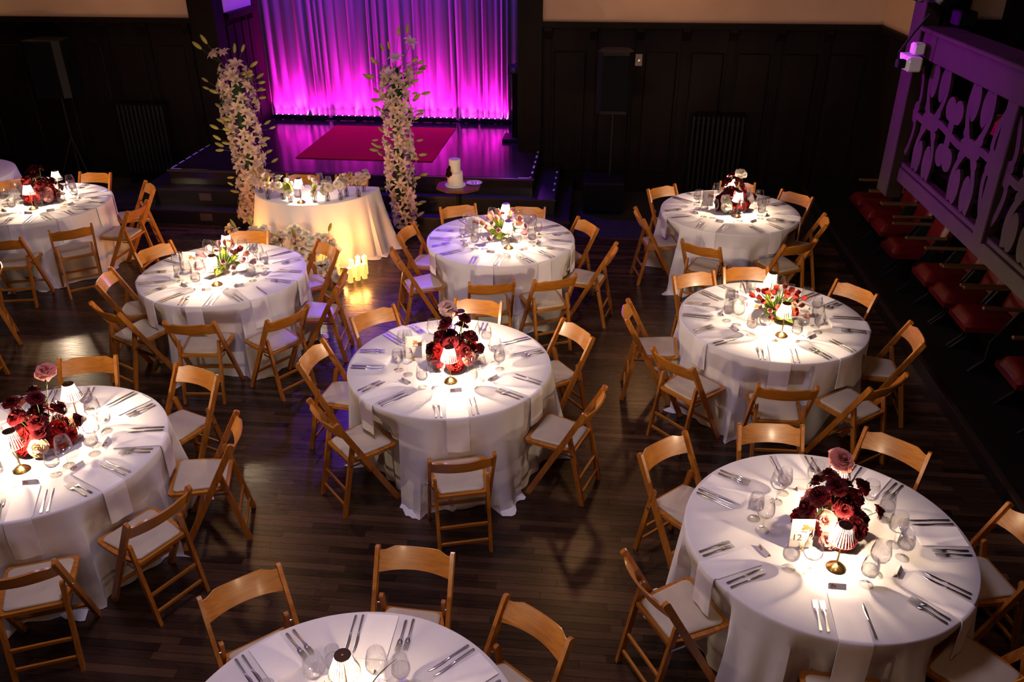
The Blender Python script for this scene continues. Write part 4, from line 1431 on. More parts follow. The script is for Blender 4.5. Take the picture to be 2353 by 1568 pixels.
# lamp meshes
def lamp_parts():
    parts = []
    parts.append(('base', MB().lathe([(0.0, 0.0), (0.050, 0.0), (0.052, 0.003), (0.049, 0.008), (0.034, 0.022), (0.018, 0.031), (0.008, 0.035), (0.0055, 0.038)], 28).mesh('lamp_base', M_BRASS, 50)))
    parts.append(('stem', MB().lathe([(0.0055, 0.036), (0.0045, 0.12), (0.0058, 0.20), (0.0058, 0.268)], 12).mesh('lamp_stem', M_BRASS, 50)))
    N = 26
    sh = MB()
    zs = [(0.185, 0.066), (0.198, 0.0635), (0.215, 0.0575), (0.235, 0.050), (0.255, 0.0435), (0.272, 0.0385), (0.288, 0.0355)]
    v = []
    for (z, r) in zs:
        for i in range(N * 2):
            a = PI * i / N
            lob = (0.050 if i % 2 == 0 else -0.040)
            zz = z - (0.004 if (i % 2 == 0 and z < 0.19) else 0.0)
            rr = r * (1 + lob * (0.4 + 0.6 * (0.288 - z) / 0.103))
            v.append((rr * math.cos(a), rr * math.sin(a), zz))
    k = N * 2
    f, mi = [], []
    for j in range(len(zs) - 1):
        for i in range(k):
            f.append((j * k + i, j * k + (i + 1) % k, (j + 1) * k + (i + 1) % k, (j + 1) * k + i))
            mi.append(0 if i % 2 == 0 else 1)
    sh.v, sh.f, sh.m = v, f, mi
    parts.append(('shade', sh.mesh('lamp_shade', [M_SHADE, M_SHADECLEAR])))
    parts.append(('shade_rim', MB().tube([(0.0675 * math.cos(2 * PI * i / 32), 0.0675 * math.sin(2 * PI * i / 32), 0.185) for i in range(33)], 0.0016, 5, cap=False).mesh('shade_rim', M_SHADE, 180)))
    parts.append(('cap', MB().lathe([(0.0, 0.283), (0.0345, 0.283), (0.0365, 0.286), (0.0365, 0.289), (0.0340, 0.2905), (0.0335, 0.2888), (0.0, 0.2888)], 28).mesh('lamp_cap', [M_CAPDARK], 50)))
    parts.append(('touch_button', MB().lathe([(0.006, 0.2888), (0.006, 0.2925), (0.0, 0.2935)], 12).mesh('touch_button', M_BRASS, 50)))
    parts.append(('led_disc', MB().lathe([(0.026, 0.280), (0.010, 0.279), (0.010, 0.2825)], 20).mesh('led_disc', M_LED)))
    return parts
LAMP = lamp_parts()
def place_lamp(x, y, label, power=26.0):
    t = tag(empty('table_lamp', (x, y, ZT + 0.0005), rnd.uniform(0, 6.28)), label, 'lamp', 'brass table lamps with fluted shades')
    made = {}
    for pn, pm in LAMP:
        par = {'shade_rim': 'shade', 'touch_button': 'cap', 'led_disc': 'cap'}.get(pn)
        made[pn] = ob(pn, pm, made[par] if par else t)
    light('lamp_bulb', 'POINT', (0.012, 0.0, 0.262), power, (1.0, 0.74, 0.50), parent=t, shadow_soft_size=0.012)
    return t

# ================================================================== PLACE SETTINGS
SETTINGS = {
    'T5': [-76, -131, 180, 135, 86, 31, -27], 'T8': [-95, -54, -4, 40, 90, 128, 170, -146], 'T9': [-93, -43, 4, 53, 96, 145, -152],
    'T4': [-86, -45, -3, 42, 98, 153, -163, -122], 'T6': [-96, -49, -12, 28, 77, 124, 176, -146], 'T7': [-114, -59, -17, 35, 77, 135, -164],
    'T2': [-66, -27, 12, 59, 106, 151, -160, -113], 'T1': [-77, -41, -5, 33, 87, 130, 175, -122], 'T10': [136, 90, 43, -1, -178],
}
NOHANG = {'T10': {136, 90, 43, -1, -178}, 'T9': {4, 53, 96, 145}, 'T5': {180, 31, 86}, 'T6': {176, 77, 124, 28}, 'T4': {98, 153}, 'T8': {170, 128, 90, 40}, 'T1': {87, 130}, 'T2': {106, 151, 59}, 'T7': {77, 35, 135}}
LAMPS = {'T5': [(0.05, -0.26), (0.04, 0.33)], 'T6': [(0.11, -0.27), (0.03, 0.27)], 'T7': [(0.05, -0.20), (0.03, 0.30)], 'T8': [(0.02, -0.30), (0.02, 0.31)],
         'T9': [(-0.01, -0.26), (0.10, 0.28)], 'T4': [(0.06, -0.28), (-0.03, 0.25)], 'T1': [(0.06, -0.23), (0.06, 0.31)], 'T2': [(0.03, -0.25), (0.07, 0.31)],
         'T10': [(-0.04, 0.24), (0.03, -0.30)]}
LAMP_W = {'T1': 38, 'T2': 42, 'T4': 44, 'T5': 42, 'T6': 34, 'T7': 36, 'T8': 44, 'T9': 22, 'T10': 12}
CARDS = {'T5': (-0.28, 0.03, '5'), 'T6': (-0.30, 0.06, '6'), 'T7': (-0.24, 0.08, ''), 'T8': (-0.17, -0.08, ''), 'T9': (-0.17, -0.14, '12'), 'T4': (-0.31, -0.01, '')}

def napkin_mesh(cl, ang, hang, seed):
    r = random.Random(seed)
    a = R(ang)
    w = 0.148 * r.uniform(0.95, 1.06)
    th = 0.009
    path = []
    if hang:
        r0 = r.uniform(0.45, 0.48)
        drop = r.uniform(0.225, 0.262)
    else:
        r0 = r.uniform(0.47, 0.50)
        drop = 0.0
    skew = r.uniform(-0.03, 0.03)
    NU = 6
    rows = []
    rs = [r0 + (RT - 0.012 - r0) * i / 7 for i in range(8)]
    for q in rs:
        rows.append(('t', q))
    if hang:
        for i in range(1, 5):
            rows.append(('c', i / 4))
        for i in range(1, 9):
            rows.append(('h', drop * i / 8))
    else:
        rows = [('t', r0 + (0.742 - r0) * i / 7) for i in range(8)]
    ca, sa = math.cos(a), math.sin(a)
    def pos(kind, val, u, lift):
        t = (u - 0.5) * w + skew * (0.3 if kind == 't' else 0.6)
        if kind == 't':
            # stay on the round top: outer row follows the rim
            rmax = math.sqrt(max(0.01, (RT - 0.010) ** 2 - t * t))
            rad = min(val, rmax)
            return (rad * ca - t * sa, rad * sa + t * ca, cl.zt + 0.001 + lift)
        thp = a + math.asin(max(-1, min(1, t / RT)))
        if kind == 'c':
            ph = val * PI / 2
            rad = RT - 0.010 + (0.014 + lift) * math.sin(ph)
            z = cl.zt - 0.006 + (0.007 + lift) * math.cos(ph)
            return (rad * math.cos(thp), rad * math.sin(thp), z)
        z = cl.zt - 0.006 - val
        o = max(cl.off(thp, z), cl.off(a, z) - 0.01, cl.off(a + 0.08, z) - 0.01, cl.off(a - 0.08, z) - 0.01)
        rad = RT + max(0.004, o) + 0.004 + lift + 0.004 * math.sin(9 * u + seed) * val * 3
        return (rad * math.cos(thp), rad * math.sin(thp), z)
    mb = MB()
    nr = len(rows)
    # two folded layers: lower one slightly wider than the upper
    for layer, (ins, l0, l1) in enumerate(((0.0, 0.0, th * 0.7),)):
        v = []
        for lift in (l0, l1):
            for (kd, val) in rows:
                for i in range(NU + 1):
                    u = ins + (1 - 2 * ins) * i / NU
                    v.append(pos(kd, val, u, lift))
        n1 = NU + 1
        B = nr * n1
        f = []
        for j in range(nr - 1):
            for i in range(NU):
                f.append((B + j * n1 + i, B + (j + 1) * n1 + i, B + (j + 1) * n1 + i + 1, B + j * n1 + i + 1))
                f.append((j * n1 + i, j * n1 + i + 1, (j + 1) * n1 + i + 1, (j + 1) * n1 + i))
            for i in (0, NU):
                q = (j * n1 + i, (j + 1) * n1 + i, B + (j + 1) * n1 + i, B + j * n1 + i)
                f.append(q if i == 0 else tuple(reversed(q)))
        for j in (0, nr - 1):
            for i in range(NU):
                q = (j * n1 + i, B + j * n1 + i, B + j * n1 + i + 1, j * n1 + i + 1)
                f.append(q if j == 0 else tuple(reversed(q)))
        mb.add(v, f)
    return mb.mesh('napkin', M_NAPKIN, 50)

def build_settings():
    for T, angs in SETTINGS.items():
        cx, cy = TABLES[T]
        cl = CLOTHS[T]
        nms = dir_names(angs)
        blocked = [(x, y, 0.125) for x, y in LAMPS[T]]
        if T in CARDS:
            blocked.append((CARDS[T][0], CARDS[T][1], 0.095))
        blocked.append((0.0, 0.0, 0.21 if T in ('T4', 'T6', 'T8', 'T10') else 0.235))
        placed = []
        sr = random.Random(hash(T) % 1 + int(T[1:]) * 31)
        for ai, (ang, nm) in enumerate(zip(angs, nms)):
            a = R(ang)
            er, et = Vector((math.cos(a), math.sin(a))), Vector((-math.sin(a), math.cos(a)))
            tn = TNAME[T]
            hang = ang not in NOHANG.get(T, ())
            o = ob('napkin', napkin_mesh(cl, ang, hang, int(T[1:]) * 100 + ai), None, (cx, cy, 0))
            tag(o, ('white napkin hanging' if hang else 'white napkin lying flat') + f' at the {nm} setting of {tn}', 'napkin', 'white napkins')
            rot = a + PI / 2        # local +y points to the table centre
            def lay(name, me, rr, tt, dr, label, cat, grp, z=ZT + 0.0012):
                p = er * rr + et * tt
                q = ob(name, me, None, (cx + p.x, cy + p.y, z), (0, 0, rot + R(dr)))
                tag(q, label, cat, grp)
                return q
            wob = lambda s: sr.uniform(-s, s)
            fw, kw = wob(3), wob(3)
            lay('fork', ME_FORK, 0.725 + wob(0.008), -0.148, fw, f'outer steel fork at the {nm} setting of {tn}', 'fork', 'steel forks')
            lay('fork', ME_FORK, 0.725 + wob(0.008), -0.113, fw, f'inner steel fork at the {nm} setting of {tn}', 'fork', 'steel forks')
            lay('knife', ME_KNIFE, 0.735 + wob(0.006), 0.104, 2 + kw, f'inner steel knife at the {nm} setting of {tn}', 'knife', 'steel knives')
            if (ai + int(T[1:])) % 4 != 1 or T not in ('T9', 'T4', 'T7'):
                lay('knife', ME_KNIFE, 0.730 + wob(0.006), 0.138, 2 + kw - abs(wob(3)), f'outer steel knife at the {nm} setting of {tn}', 'knife', 'steel knives')
            # place card
            p = er * 0.405 + et * wob(0.02)
            if all((p.x - bx_) ** 2 + (p.y - by_) ** 2 > (br - 0.02) ** 2 for bx_, by_, br in blocked):
                q = tag(ob('place_card', ME_CARD, None, (cx + p.x, cy + p.y, ZT + 0.001), (0, 0, a + PI / 2 + R(wob(14)))), f'printed place card at the {nm} setting of {tn}', 'place card', 'printed place cards')
                ob('printed_flowers', ME_PRINT, q, (-0.026, -0.0088, 0.0135), (math.atan2(0.026, 0.016), 0, 0))
                placed.append((p.x, p.y, 0.05))
            # glasses, nudged clear of lamps, flowers and each other
            for kind, rr, tt, rad in (('water', 0.365, 0.135, 0.048), ('wine', 0.30, 0.185, 0.054)):
                p = er * rr + et * tt
                for it in range(60):
                    mv = Vector((0, 0))
                    for bx_, by_, br in blocked:
                        d = p - Vector((bx_, by_))
                        need = br + (0.008 if kind == 'wine' else 0.0)
                        if d.length < need:
                            mv += d.normalized() * (need - d.length + 0.002)
                    for bx_, by_, br in placed:
                        d = p - Vector((bx_, by_))
                        need = br + rad
                        if d.length < need:
                            mv += d.normalized() * (need - d.length + 0.002)
                    if p.length > 0.46:
                        mv -= p.normalized() * (p.length - 0.46)
                    if mv.length < 1e-4:
                        break
                    p += mv * 0.7
                placed.append((p.x, p.y, rad))
                if kind == 'water':
                    g = tag(ob('water_glass', ME_WATERGLASS, None, (cx + p.x, cy + p.y, ZT + 0.0005)), f'stemmed glass of water at the {nm} setting of {tn}', 'glass', 'water glasses')
                    ob('water', ME_WATER, g)
                else:
                    tag(ob('wine_glass', ME_WINE, None, (cx + p.x, cy + p.y, ZT + 0.0005)), f'empty stemmed wine glass at the {nm} setting of {tn}', 'glass', 'wine glasses')
        for i, (lx, ly) in enumerate(LAMPS[T]):
            side = 'nearer' if ly < 0 else 'farther'
            place_lamp(cx + lx, cy + ly, f'{side} brass lamp with fluted glass shade on {TNAME[T]}', LAMP_W[T])
        if T in CARDS:
            x, y, txt = CARDS[T]
            q = tag(empty('table_number', (cx + x, cy + y, ZT), R(4)), ('upright card with number 12' if txt == '12' else 'upright card') + f' and printed flowers on {TNAME[T]}', 'table number', 'table number cards')
            cd = ob('card', MB().box(-0.062, 0.062, -0.0008, 0.0008, 0.02, 0.195).mesh('number_card', M_CARD), q, rot=(R(-7), 0, 0))
            ob('holder', MB().lathe([(0.0, 0.0), (0.013, 0.0), (0.013, 0.005), (0.005, 0.010), (0.0045, 0.022), (0.010, 0.026), (0.010, 0.030), (0.0, 0.031)], 14).mesh('card_holder', M_BRASS, 50), q, (0, -0.004, 0))
            ob('printed_flowers', ME_PRINTBIG, cd, (0.018, -0.0012, 0.135), (R(90), 0, 0))
            if txt:
                cu = bpy.data.curves.new('number', 'FONT')
                cu.body = txt
                cu.size = 0.055
                cu.align_x = 'CENTER'
                to = bpy.data.objects.new('number_tmp', cu)
                COL.objects.link(to)
                dg = bpy.context.evaluated_depsgraph_get()
                me = bpy.data.meshes.new_from_object(to.evaluated_get(dg))
                bpy.data.objects.remove(to)
                me.materials.clear()
                me.materials.append(M_INK)
                ob('number', me, cd, (-0.026, -0.0012, 0.062), (R(90), 0, 0))
build_settings()

# ================================================================== CENTREPIECES
def rose(parent, key, p, d, s, r):
    return ob('rose', r.choice(ROSES[key]), parent, p, aim_quat(d, r.uniform(0, 6.28)), s)

def rose_centrepiece(T, seed, top, low, tall):
    cx, cy = TABLES[T]
    r = random.Random(seed)
    words = {'T1': 'burgundy rose arrangement', 'T2': 'burgundy and pink rose arrangement with one tall pink rose', 'T5': 'tiered burgundy and red rose arrangement with pale pink top',
             'T7': 'red rose arrangement topped by one white rose', 'T9': 'dark burgundy rose arrangement topped by a pink rose'}
    t = tag(empty('rose_arrangement', (cx + 0.02, cy + 0.02, ZT)), f'{words[T]} on {TNAME[T]}', 'flower arrangement', 'rose centrepieces')
    ob('bowl', MB().lathe([(0.0, 0.001), (0.05, 0.001), (0.045, 0.012), (0.06, 0.03), (0.085, 0.06), (0.082, 0.06), (0.05, 0.03), (0.0, 0.025)], 20).mesh('bowl', mat('dark_bowl', (0.03, 0.01, 0.01), 0.35), 50), t)
    def put(key, az, rad, z, s, tilt):
        p = Vector((rad * math.cos(az), rad * math.sin(az), z))
        d = Vector((math.cos(az) * math.sin(tilt), math.sin(az) * math.sin(tilt), math.cos(tilt)))
        rose(t, key, p, d, s, r)
        stem_to(t, (0.02 * math.cos(az), 0.02 * math.sin(az), 0.03), p - d * s * 0.1)
        if r.random() < 0.45:
            ob('leaf', r.choice([LEAF, LEAFD]), t, p * 0.75 - Vector((0, 0, 0.02)), aim_quat(Vector((math.cos(az + 0.6), math.sin(az + 0.6), 0.2))), 0.07)
    n = 9
    o = r.random() * 6
    for i in range(n):
        put(low[i % len(low)], o + 2 * PI * i / n + r.uniform(-0.12, 0.12), r.uniform(0.155, 0.185), r.uniform(0.068, 0.100), r.uniform(0.052, 0.062), R(r.uniform(62, 84)))
    n = 8
    for i in range(n):
        put(r.choice(['dark', 'dark', 'red', 'dark']) if i % 3 else low[(i + 1) % len(low)], o + 0.4 + 2 * PI * i / n + r.uniform(-0.15, 0.15), r.uniform(0.11, 0.16), r.uniform(0.13, 0.19), r.uniform(0.052, 0.062), R(r.uniform(40, 66)))
    n = 5
    for i in range(n):
        put('dark', o + 1.0 + 2 * PI * i / n + r.uniform(-0.2, 0.2), r.uniform(0.06, 0.16), r.uniform(0.22, 0.30), r.uniform(0.048, 0.060), R(r.uniform(20, 55)))
    for i in range(3):
        put('dark', o + 0.3 + 2 * PI * i / 3 + r.uniform(-0.2, 0.2), r.uniform(0.05, 0.12), r.uniform(0.32, 0.40), r.uniform(0.044, 0.054), R(r.uniform(10, 45)))
    put('dark', 2.0 + r.random(), 0.02, 0.25, 0.055, R(10))
    put('dark', r.uniform(-0.4, 0.4), 0.235, 0.17, 0.042, R(70))
    for i in range(4):
        az = r.random() * 6.28
        ob('leaf', LEAFB, t, (0.10 * math.cos(az), 0.10 * math.sin(az), 0.06), aim_quat((math.cos(az), math.sin(az), 0.15)), 0.08)
    if top:
        key, x, y, z, s = top
        d = Vector((0.1, -0.45, 0.9))
        rose(t, key, (x, y, z), d, s, r)
        stem_to(t, (x * 0.3, y * 0.3, 0.05), (x, y, z - 0.01), 0.003)
    return t
rose_centrepiece('T1', 1, ('dark', -0.02, 0.02, 0.40, 0.055), ['red', 'red', 'pink', 'red', 'dark'], 0)
rose_centrepiece('T2', 2, ('pink', 0.07, 0.10, 0.50, 0.062), ['red', 'red', 'peach', 'pink', 'dark', 'red'], 1)
rose_centrepiece('T5', 3, ('blush', -0.03, 0.05, 0.44, 0.066), ['red', 'pink', 'red', 'peach', 'red'], 0)
rose_centrepiece('T7', 4, ('white', 0.06, 0.02, 0.43, 0.062), ['red', 'red', 'red', 'dark', 'white'], 0)
rose_centrepiece('T9', 5, ('pink', 0.01, 0.08, 0.44, 0.066), ['dark', 'pink', 'red', 'dark', 'dark', 'red'], 0)

def tulip_centrepiece(T, seed, keys, size):
    cx, cy = TABLES[T]
    r = random.Random(seed)
    words = {'T4': 'low mauve and maroon tulip arrangement with arching grass', 'T6': 'low mauve tulip arrangement with green leaves', 'T8': 'low red tulip arrangement with bright green leaves', 'T10': 'low tulip arrangement with grass blades'}
    t = tag(empty('tulip_arrangement', (cx + 0.03, cy - 0.01, ZT)), f'{words[T]} on {TNAME[T]}', 'flower arrangement', 'tulip centrepieces')
    ob('footed_bowl', MB().lathe([(0.0, 0.001), (0.04, 0.001), (0.038, 0.008), (0.012, 0.018), (0.012, 0.035), (0.05, 0.055), (0.068, 0.085), (0.065, 0.085), (0.045, 0.058), (0.0, 0.05)], 20).mesh('footed_bowl', M_BRASS, 50), t)
    n = 30 if T == 'T8' else 22
    for i in range(n):
        az = 2.4 * i + r.uniform(-0.3, 0.3)
        q = (i + 0.5) / n
        tilt = R(12 + 78 * q ** 0.8) + r.uniform(-0.1, 0.1)
        ln = r.uniform(0.13, 0.20) * (1.15 if q > 0.85 else 1)
        d = Vector((math.cos(az) * math.sin(tilt), math.sin(az) * math.sin(tilt), math.cos(tilt)))
        b = Vector((0.02 * math.cos(az), 0.02 * math.sin(az), 0.08))
        p = b + d * ln
        p.z = max(p.z, 0.03)
        ob('tulip', r.choice(TULIPS[r.choice(keys)]), t, p, aim_quat(d + Vector((0, 0, 0.1)), r.uniform(0, 6)), size * r.uniform(0.85, 1.1))
        stem_to(t, b, p, 0.003)
    for i in range(26):
        az = 2.4 * i + 1.1 + r.uniform(-0.3, 0.3)
        tilt = R(r.uniform(35, 105))
        d = Vector((math.cos(az) * math.sin(tilt), math.sin(az) * math.sin(tilt), math.cos(tilt)))
        ob('leaf', r.choice([LEAFB, LEAFB, LEAF]), t, (0.03 * math.cos(az), 0.03 * math.sin(az), 0.08), aim_quat(d, r.uniform(0, 6)), r.uniform(0.12, 0.17))
    for i in range(9):
        az = r.uniform(0, 6.28)
        ob('grass_blade', r.choice(BLADES), t, (0.03 * math.cos(az), 0.03 * math.sin(az), 0.09), Euler((r.uniform(-0.2, 0.2), r.uniform(-0.55, 0.05), az)), r.uniform(0.8, 1.15))
    return t
tulip_centrepiece('T4', 11, ['mauve', 'mauve', 'maroon', 'salmon'], 0.058)
tulip_centrepiece('T6', 12, ['mauve', 'salmon', 'mauve', 'salmon'], 0.058)
tulip_centrepiece('T8', 13, ['red', 'red', 'red', 'salmon'], 0.046)
tulip_centrepiece('T10', 14, ['mauve', 'salmon'], 0.045)

# ================================================================== HEAD TABLE GROUP
place_lamp(-3.385, 9.03, 'brass lamp with fluted glass shade at the front of the head table', 30.0)
def build_vases():
    r = random.Random(21)
    spots = [(-3.997, 9.36, 'lily', 'left end'), (-3.811, 9.12, 'lily', 'left front'), (-3.635, 9.13, 'peony', 'left side'), (-3.506, 9.03, 'tulip', 'left of the lamp'),
             (-3.23, 9.06, 'tulip', 'right of the lamp'), (-3.093, 9.12, 'peony', 'right side'), (-2.951, 9.17, 'peony', 'right front'), (-2.92, 9.31, 'lily', 'right middle'),
             (-2.775, 9.30, 'lily', 'right rim'), (-2.765, 9.50, 'peony', 'right end')]
    me_v = MB().lathe([(0.0, 0.0005), (0.028, 0.0005), (0.030, 0.004), (0.030, 0.05), (0.024, 0.075), (0.017, 0.085), (0.017, 0.10), (0.020, 0.104), (0.0192, 0.104), (0.016, 0.10), (0.016, 0.0855), (0.023, 0.0745), (0.0288, 0.05), (0.0288, 0.005), (0.0, 0.004)], 18).mesh('vase_glass', M_GLASS, 50)
    me_w = MB().lathe([(0.0, 0.0045), (0.0282, 0.0052), (0.0282, 0.045), (0.0, 0.045)], 18).mesh('vase_water', M_WATER, 50)
    for x, y, kind, where in spots:
        t = tag(empty('bud_vase', (x, y, ZT)), f'glass bud vase of white {"lilies" if kind == "lily" else ("tulips" if kind == "tulip" else "roses")} at the {where} of the head table', 'vase', 'bud vases on the head table')
        ob('water', me_w, ob('glass', me_v, t))
        n = {'lily': 6, 'peony': 6, 'tulip': 3}[kind]
        for i in range(n):
            az = 2 * PI * i / n + r.uniform(-0.4, 0.4)
            sp_ = r.uniform(0.03, 0.075)
            z = r.uniform(0.13, 0.25)
            p = Vector((sp_ * math.cos(az), sp_ * math.sin(az), z))
            d = Vector((math.cos(az) * 0.7, math.sin(az) * 0.7 - 0.35, 0.7))
            if kind == 'lily':
                ob('lily', r.choice(LILIES), t, p, aim_quat(d, r.uniform(0, 6)), r.uniform(0.062, 0.08))
            elif kind == 'peony':
                ob('rose', r.choice(ROSES['white']), t, p, aim_quat(d, r.uniform(0, 6)), r.uniform(0.045, 0.055))
            else:
                p.z = r.uniform(0.20, 0.30)
                ob('tulip', r.choice(TULIPS['white']), t, p, aim_quat((p.x, p.y, 0.5), r.uniform(0, 6)), 0.042)
            stem_to(t, (-p.x * 0.25, -p.y * 0.25, 0.01), p, 0.0022)
        if kind == 'tulip':
            for i in range(5):
                az = r.uniform(0, 6.28)
                ob('leaf', LEAFB, t, (0, 0, 0.10), aim_quat((math.cos(az) * 0.35, math.sin(az) * 0.35, 1), r.uniform(0, 6)), r.uniform(0.13, 0.19))
            ob('rose', ROSES['white'][0], t, (0.0, -0.03, 0.125), aim_quat((0, -0.8, 0.5)), 0.045)
        if kind == 'lily':
            for i in range(2):
                az = r.uniform(0, 6.28)
                ob('lily_bud', BUD, t, (0.02 * math.cos(az), 0.02 * math.sin(az), 0.2), aim_quat((math.cos(az) * 0.5, math.sin(az) * 0.5, 1)), (0.08, 0.08, 0.11))
                stem_to(t, (0, 0, 0.05), (0.02 * math.cos(az), 0.02 * math.sin(az), 0.2))
    for i, (x, y, k, w) in enumerate([(-4.00, 9.60, 'wine', 'behind the left flowers'), (-3.86, 9.52, 'water', 'behind the left flowers'), (-3.30, 9.50, 'wine', 'right of the lamp'), (-3.19, 9.50, 'water', 'right of the lamp')]):
        if k == 'wine':
            tag(ob('wine_glass', ME_WINE, None, (x, y, ZT + 0.0005)), f'empty stemmed wine glass on the head table {w}', 'glass', 'wine glasses')
        else:
            g = tag(ob('water_glass', ME_WATERGLASS, None, (x, y, ZT + 0.0005)), f'stemmed glass of water on the head table {w}', 'glass', 'water glasses')
            ob('water', ME_WATER, g)
    t = tag(ob('tumbler', MB().lathe([(0.0, 0.002), (0.034, 0.0), (0.036, 0.003), (0.036, 0.125), (0.0352, 0.125), (0.0352, 0.006), (0.0, 0.005)], 22).mesh('tumbler', M_GLASS, 50), None, (-3.485, 9.22, ZT + 0.0005)),
            'tall straight glass cylinder beside the head table lamp', 'glass')
build_vases()

def lily_column(name_label, axis, radius, seed, n, base):
    """axis: list of (x, z); flowers cover a tall slim tower"""
    r = random.Random(seed)
    y0 = 10.02
    t = tag(empty('lily_tower', (base, y0, 0)), name_label, 'flower tower', 'white lily towers before the stage')
    def ax(z):
        for (x0, z0), (x1, z1) in zip(axis, axis[1:]):
            if z <= z1:
                k = (z - z0) / (z1 - z0)
                return x0 + (x1 - x0) * k - base
        return axis[-1][0] - base
    zmin, zmax = axis[0][1], axis[-1][1]
    ob('stand', MB().tube([(ax(z), 0, z) for z in [0.0 + zmax * i / 10 for i in range(11)]], 0.018, 8).mesh('stand', M_IRON), t)
    ob('foot_plate', MB().bbox(-0.16, 0.16, -0.16, 0.13, 0.0, 0.012, 0.003).mesh('foot_plate', M_IRON), t, (ax(0.02), 0, 0))
    core = MB()
    core.tube([(ax(z), 0, z) for z in [0.15 + (zmax - 0.25) * i / 12 for i in range(13)]], [0.05 + 0.03 * math.sin(2.7 * i) ** 2 for i in range(13)], 10)
    ob('foliage_core', core.mesh('foliage_core', L_DARK, 180), t)
    for i in range(n):
        q = (i + r.random()) / n
        z = zmin + (zmax - zmin) * q
        az = 2.39996 * i + r.uniform(-0.3, 0.3)
        s = r.uniform(0.072, 0.105)
        rad = radius(z) * r.uniform(0.55, 0.85)
        dy = math.sin(az) * rad
        if dy > 0.11:
            dy = 0.11
        p = Vector((ax(z) + math.cos(az) * rad, dy, z))
        d = Vector((math.cos(az), math.sin(az) - 0.25, r.uniform(-0.25, 0.75)))
        ob('lily', r.choice(LILIES), t, p - d.normalized() * 0.03, aim_quat(d, r.uniform(0, 6)), s)
    for i in range(42):
        z = zmin + (zmax - zmin + 0.1) * r.random()
        az = r.choice([r.uniform(-0.6, 0.6), r.uniform(PI - 0.6, PI + 0.6), r.uniform(-PI, 0)])
        rad = radius(min(z, zmax)) * r.uniform(0.9, 1.35)
        p = Vector((ax(z) + math.cos(az) * rad, max(-0.28, min(0.1, math.sin(az) * rad)), z))
        d = Vector((math.cos(az), math.sin(az), r.uniform(-0.1, 0.8)))
        L = r.uniform(0.08, 0.125)
        ob('lily_bud', BUD, t, p, aim_quat(d), (L * 1.05, L * 1.05, L))
        stem_to(t, (ax(z), 0, z - 0.08), p, 0.0025)
    for i in range(36):
        z = zmin + (zmax - zmin) * r.random()
        az = r.uniform(-PI, 0.3)
        rad = radius(z) * 0.5
        ob('leaf', r.choice([LEAF, LEAFD]), t, (ax(z) + math.cos(az) * rad, math.sin(az) * rad, z), aim_quat((math.cos(az), math.sin(az), r.uniform(-0.3, 0.6)), r.uniform(0, 6)), r.uniform(0.10, 0.16))
    return t, r, ax
AX_R = [(-2.40, 0.14), (-2.42, 0.60), (-2.43, 1.21), (-2.42, 1.63), (-2.40, 1.95), (-2.38, 2.12)]
tr_, rr_, ax_ = lily_column('tall tower of white lilies right of the head table', AX_R, lambda z: 0.15 + 0.06 * sstep(z / 1.3), 31, 120, -2.40)
def spray(t, r, pts, buds):
    for (o_, tgt, s) in pts:
        d = Vector(tgt) - Vector(o_)
        ob('lily', r.choice(LILIES), t, tgt, aim_quat(d.normalized() + Vector((0, -0.5, 0.1)), r.uniform(0, 6)), s)
        stem_to(t, o_, tgt, 0.0035)
    for (o_, tgt, L) in buds:
        d = Vector(tgt) - Vector(o_)
        ob('lily_bud', BUD, t, tgt, aim_quat(d), (L, L, L))
        stem_to(t, o_, tgt, 0.0025)
spray(tr_, rr_, [((0.0, 0, 2.0), (0.20, -0.02, 2.38), 0.105), ((0, 0, 1.95), (0.02, -0.03, 2.20), 0.10)],
      [((0.05, 0, 2.1), (0.16, 0, 2.50), 0.12), ((0.0, 0, 2.1), (0.06, 0, 2.48), 0.11), ((0, 0, 2.0), (-0.12, 0, 2.30), 0.10), ((0, 0, 2.0), (-0.05, 0, 2.32), 0.10),
       ((0, 0, 1.9), (-0.22, 0, 2.16), 0.12), ((0, 0, 1.8), (-0.30, 0, 1.98), 0.12), ((0, 0, 1.75), (0.30, -0.02, 1.82), 0.13), ((0, 0, 1.95), (0.22, 0, 2.18), 0.10)])
AX_L = [(-4.50, 0.18), (-4.40, 0.54), (-4.36, 0.88), (-4.38, 1.22), (-4.39, 1.60), (-4.39, 1.91), (-4.40, 2.08)]
tl_, rl_, axl_ = lily_column('tall tower of white lilies left of the head table', AX_L, lambda z: 0.15 + 0.09 * sstep(z / 1.6), 32, 128, -4.40)
spray(tl_, rl_, [((0.0, 0, 1.95), (-0.17, -0.02, 2.22), 0.105), ((0, 0, 1.9), (-0.06, -0.03, 2.24), 0.085), ((0, 0, 1.9), (0.06, -0.03, 2.10), 0.11)],
      [((-0.1, 0, 2.1), (-0.27, 0, 2.36), 0.13), ((-0.1, 0, 2.1), (-0.35, 0, 2.30), 0.14), ((0, 0, 2.0), (0.05, 0, 2.26), 0.12), ((0, 0, 2.0), (0.14, 0, 2.27), 0.11),
       ((0, 0, 1.95), (0.22, 0, 2.10), 0.13), ((0, 0, 1.8), (0.28, 0, 1.97), 0.12), ((0, 0, 1.7), (-0.34, 0, 1.92), 0.09), ((0, 0, 1.7), (-0.34, 0, 1.83), 0.09)])

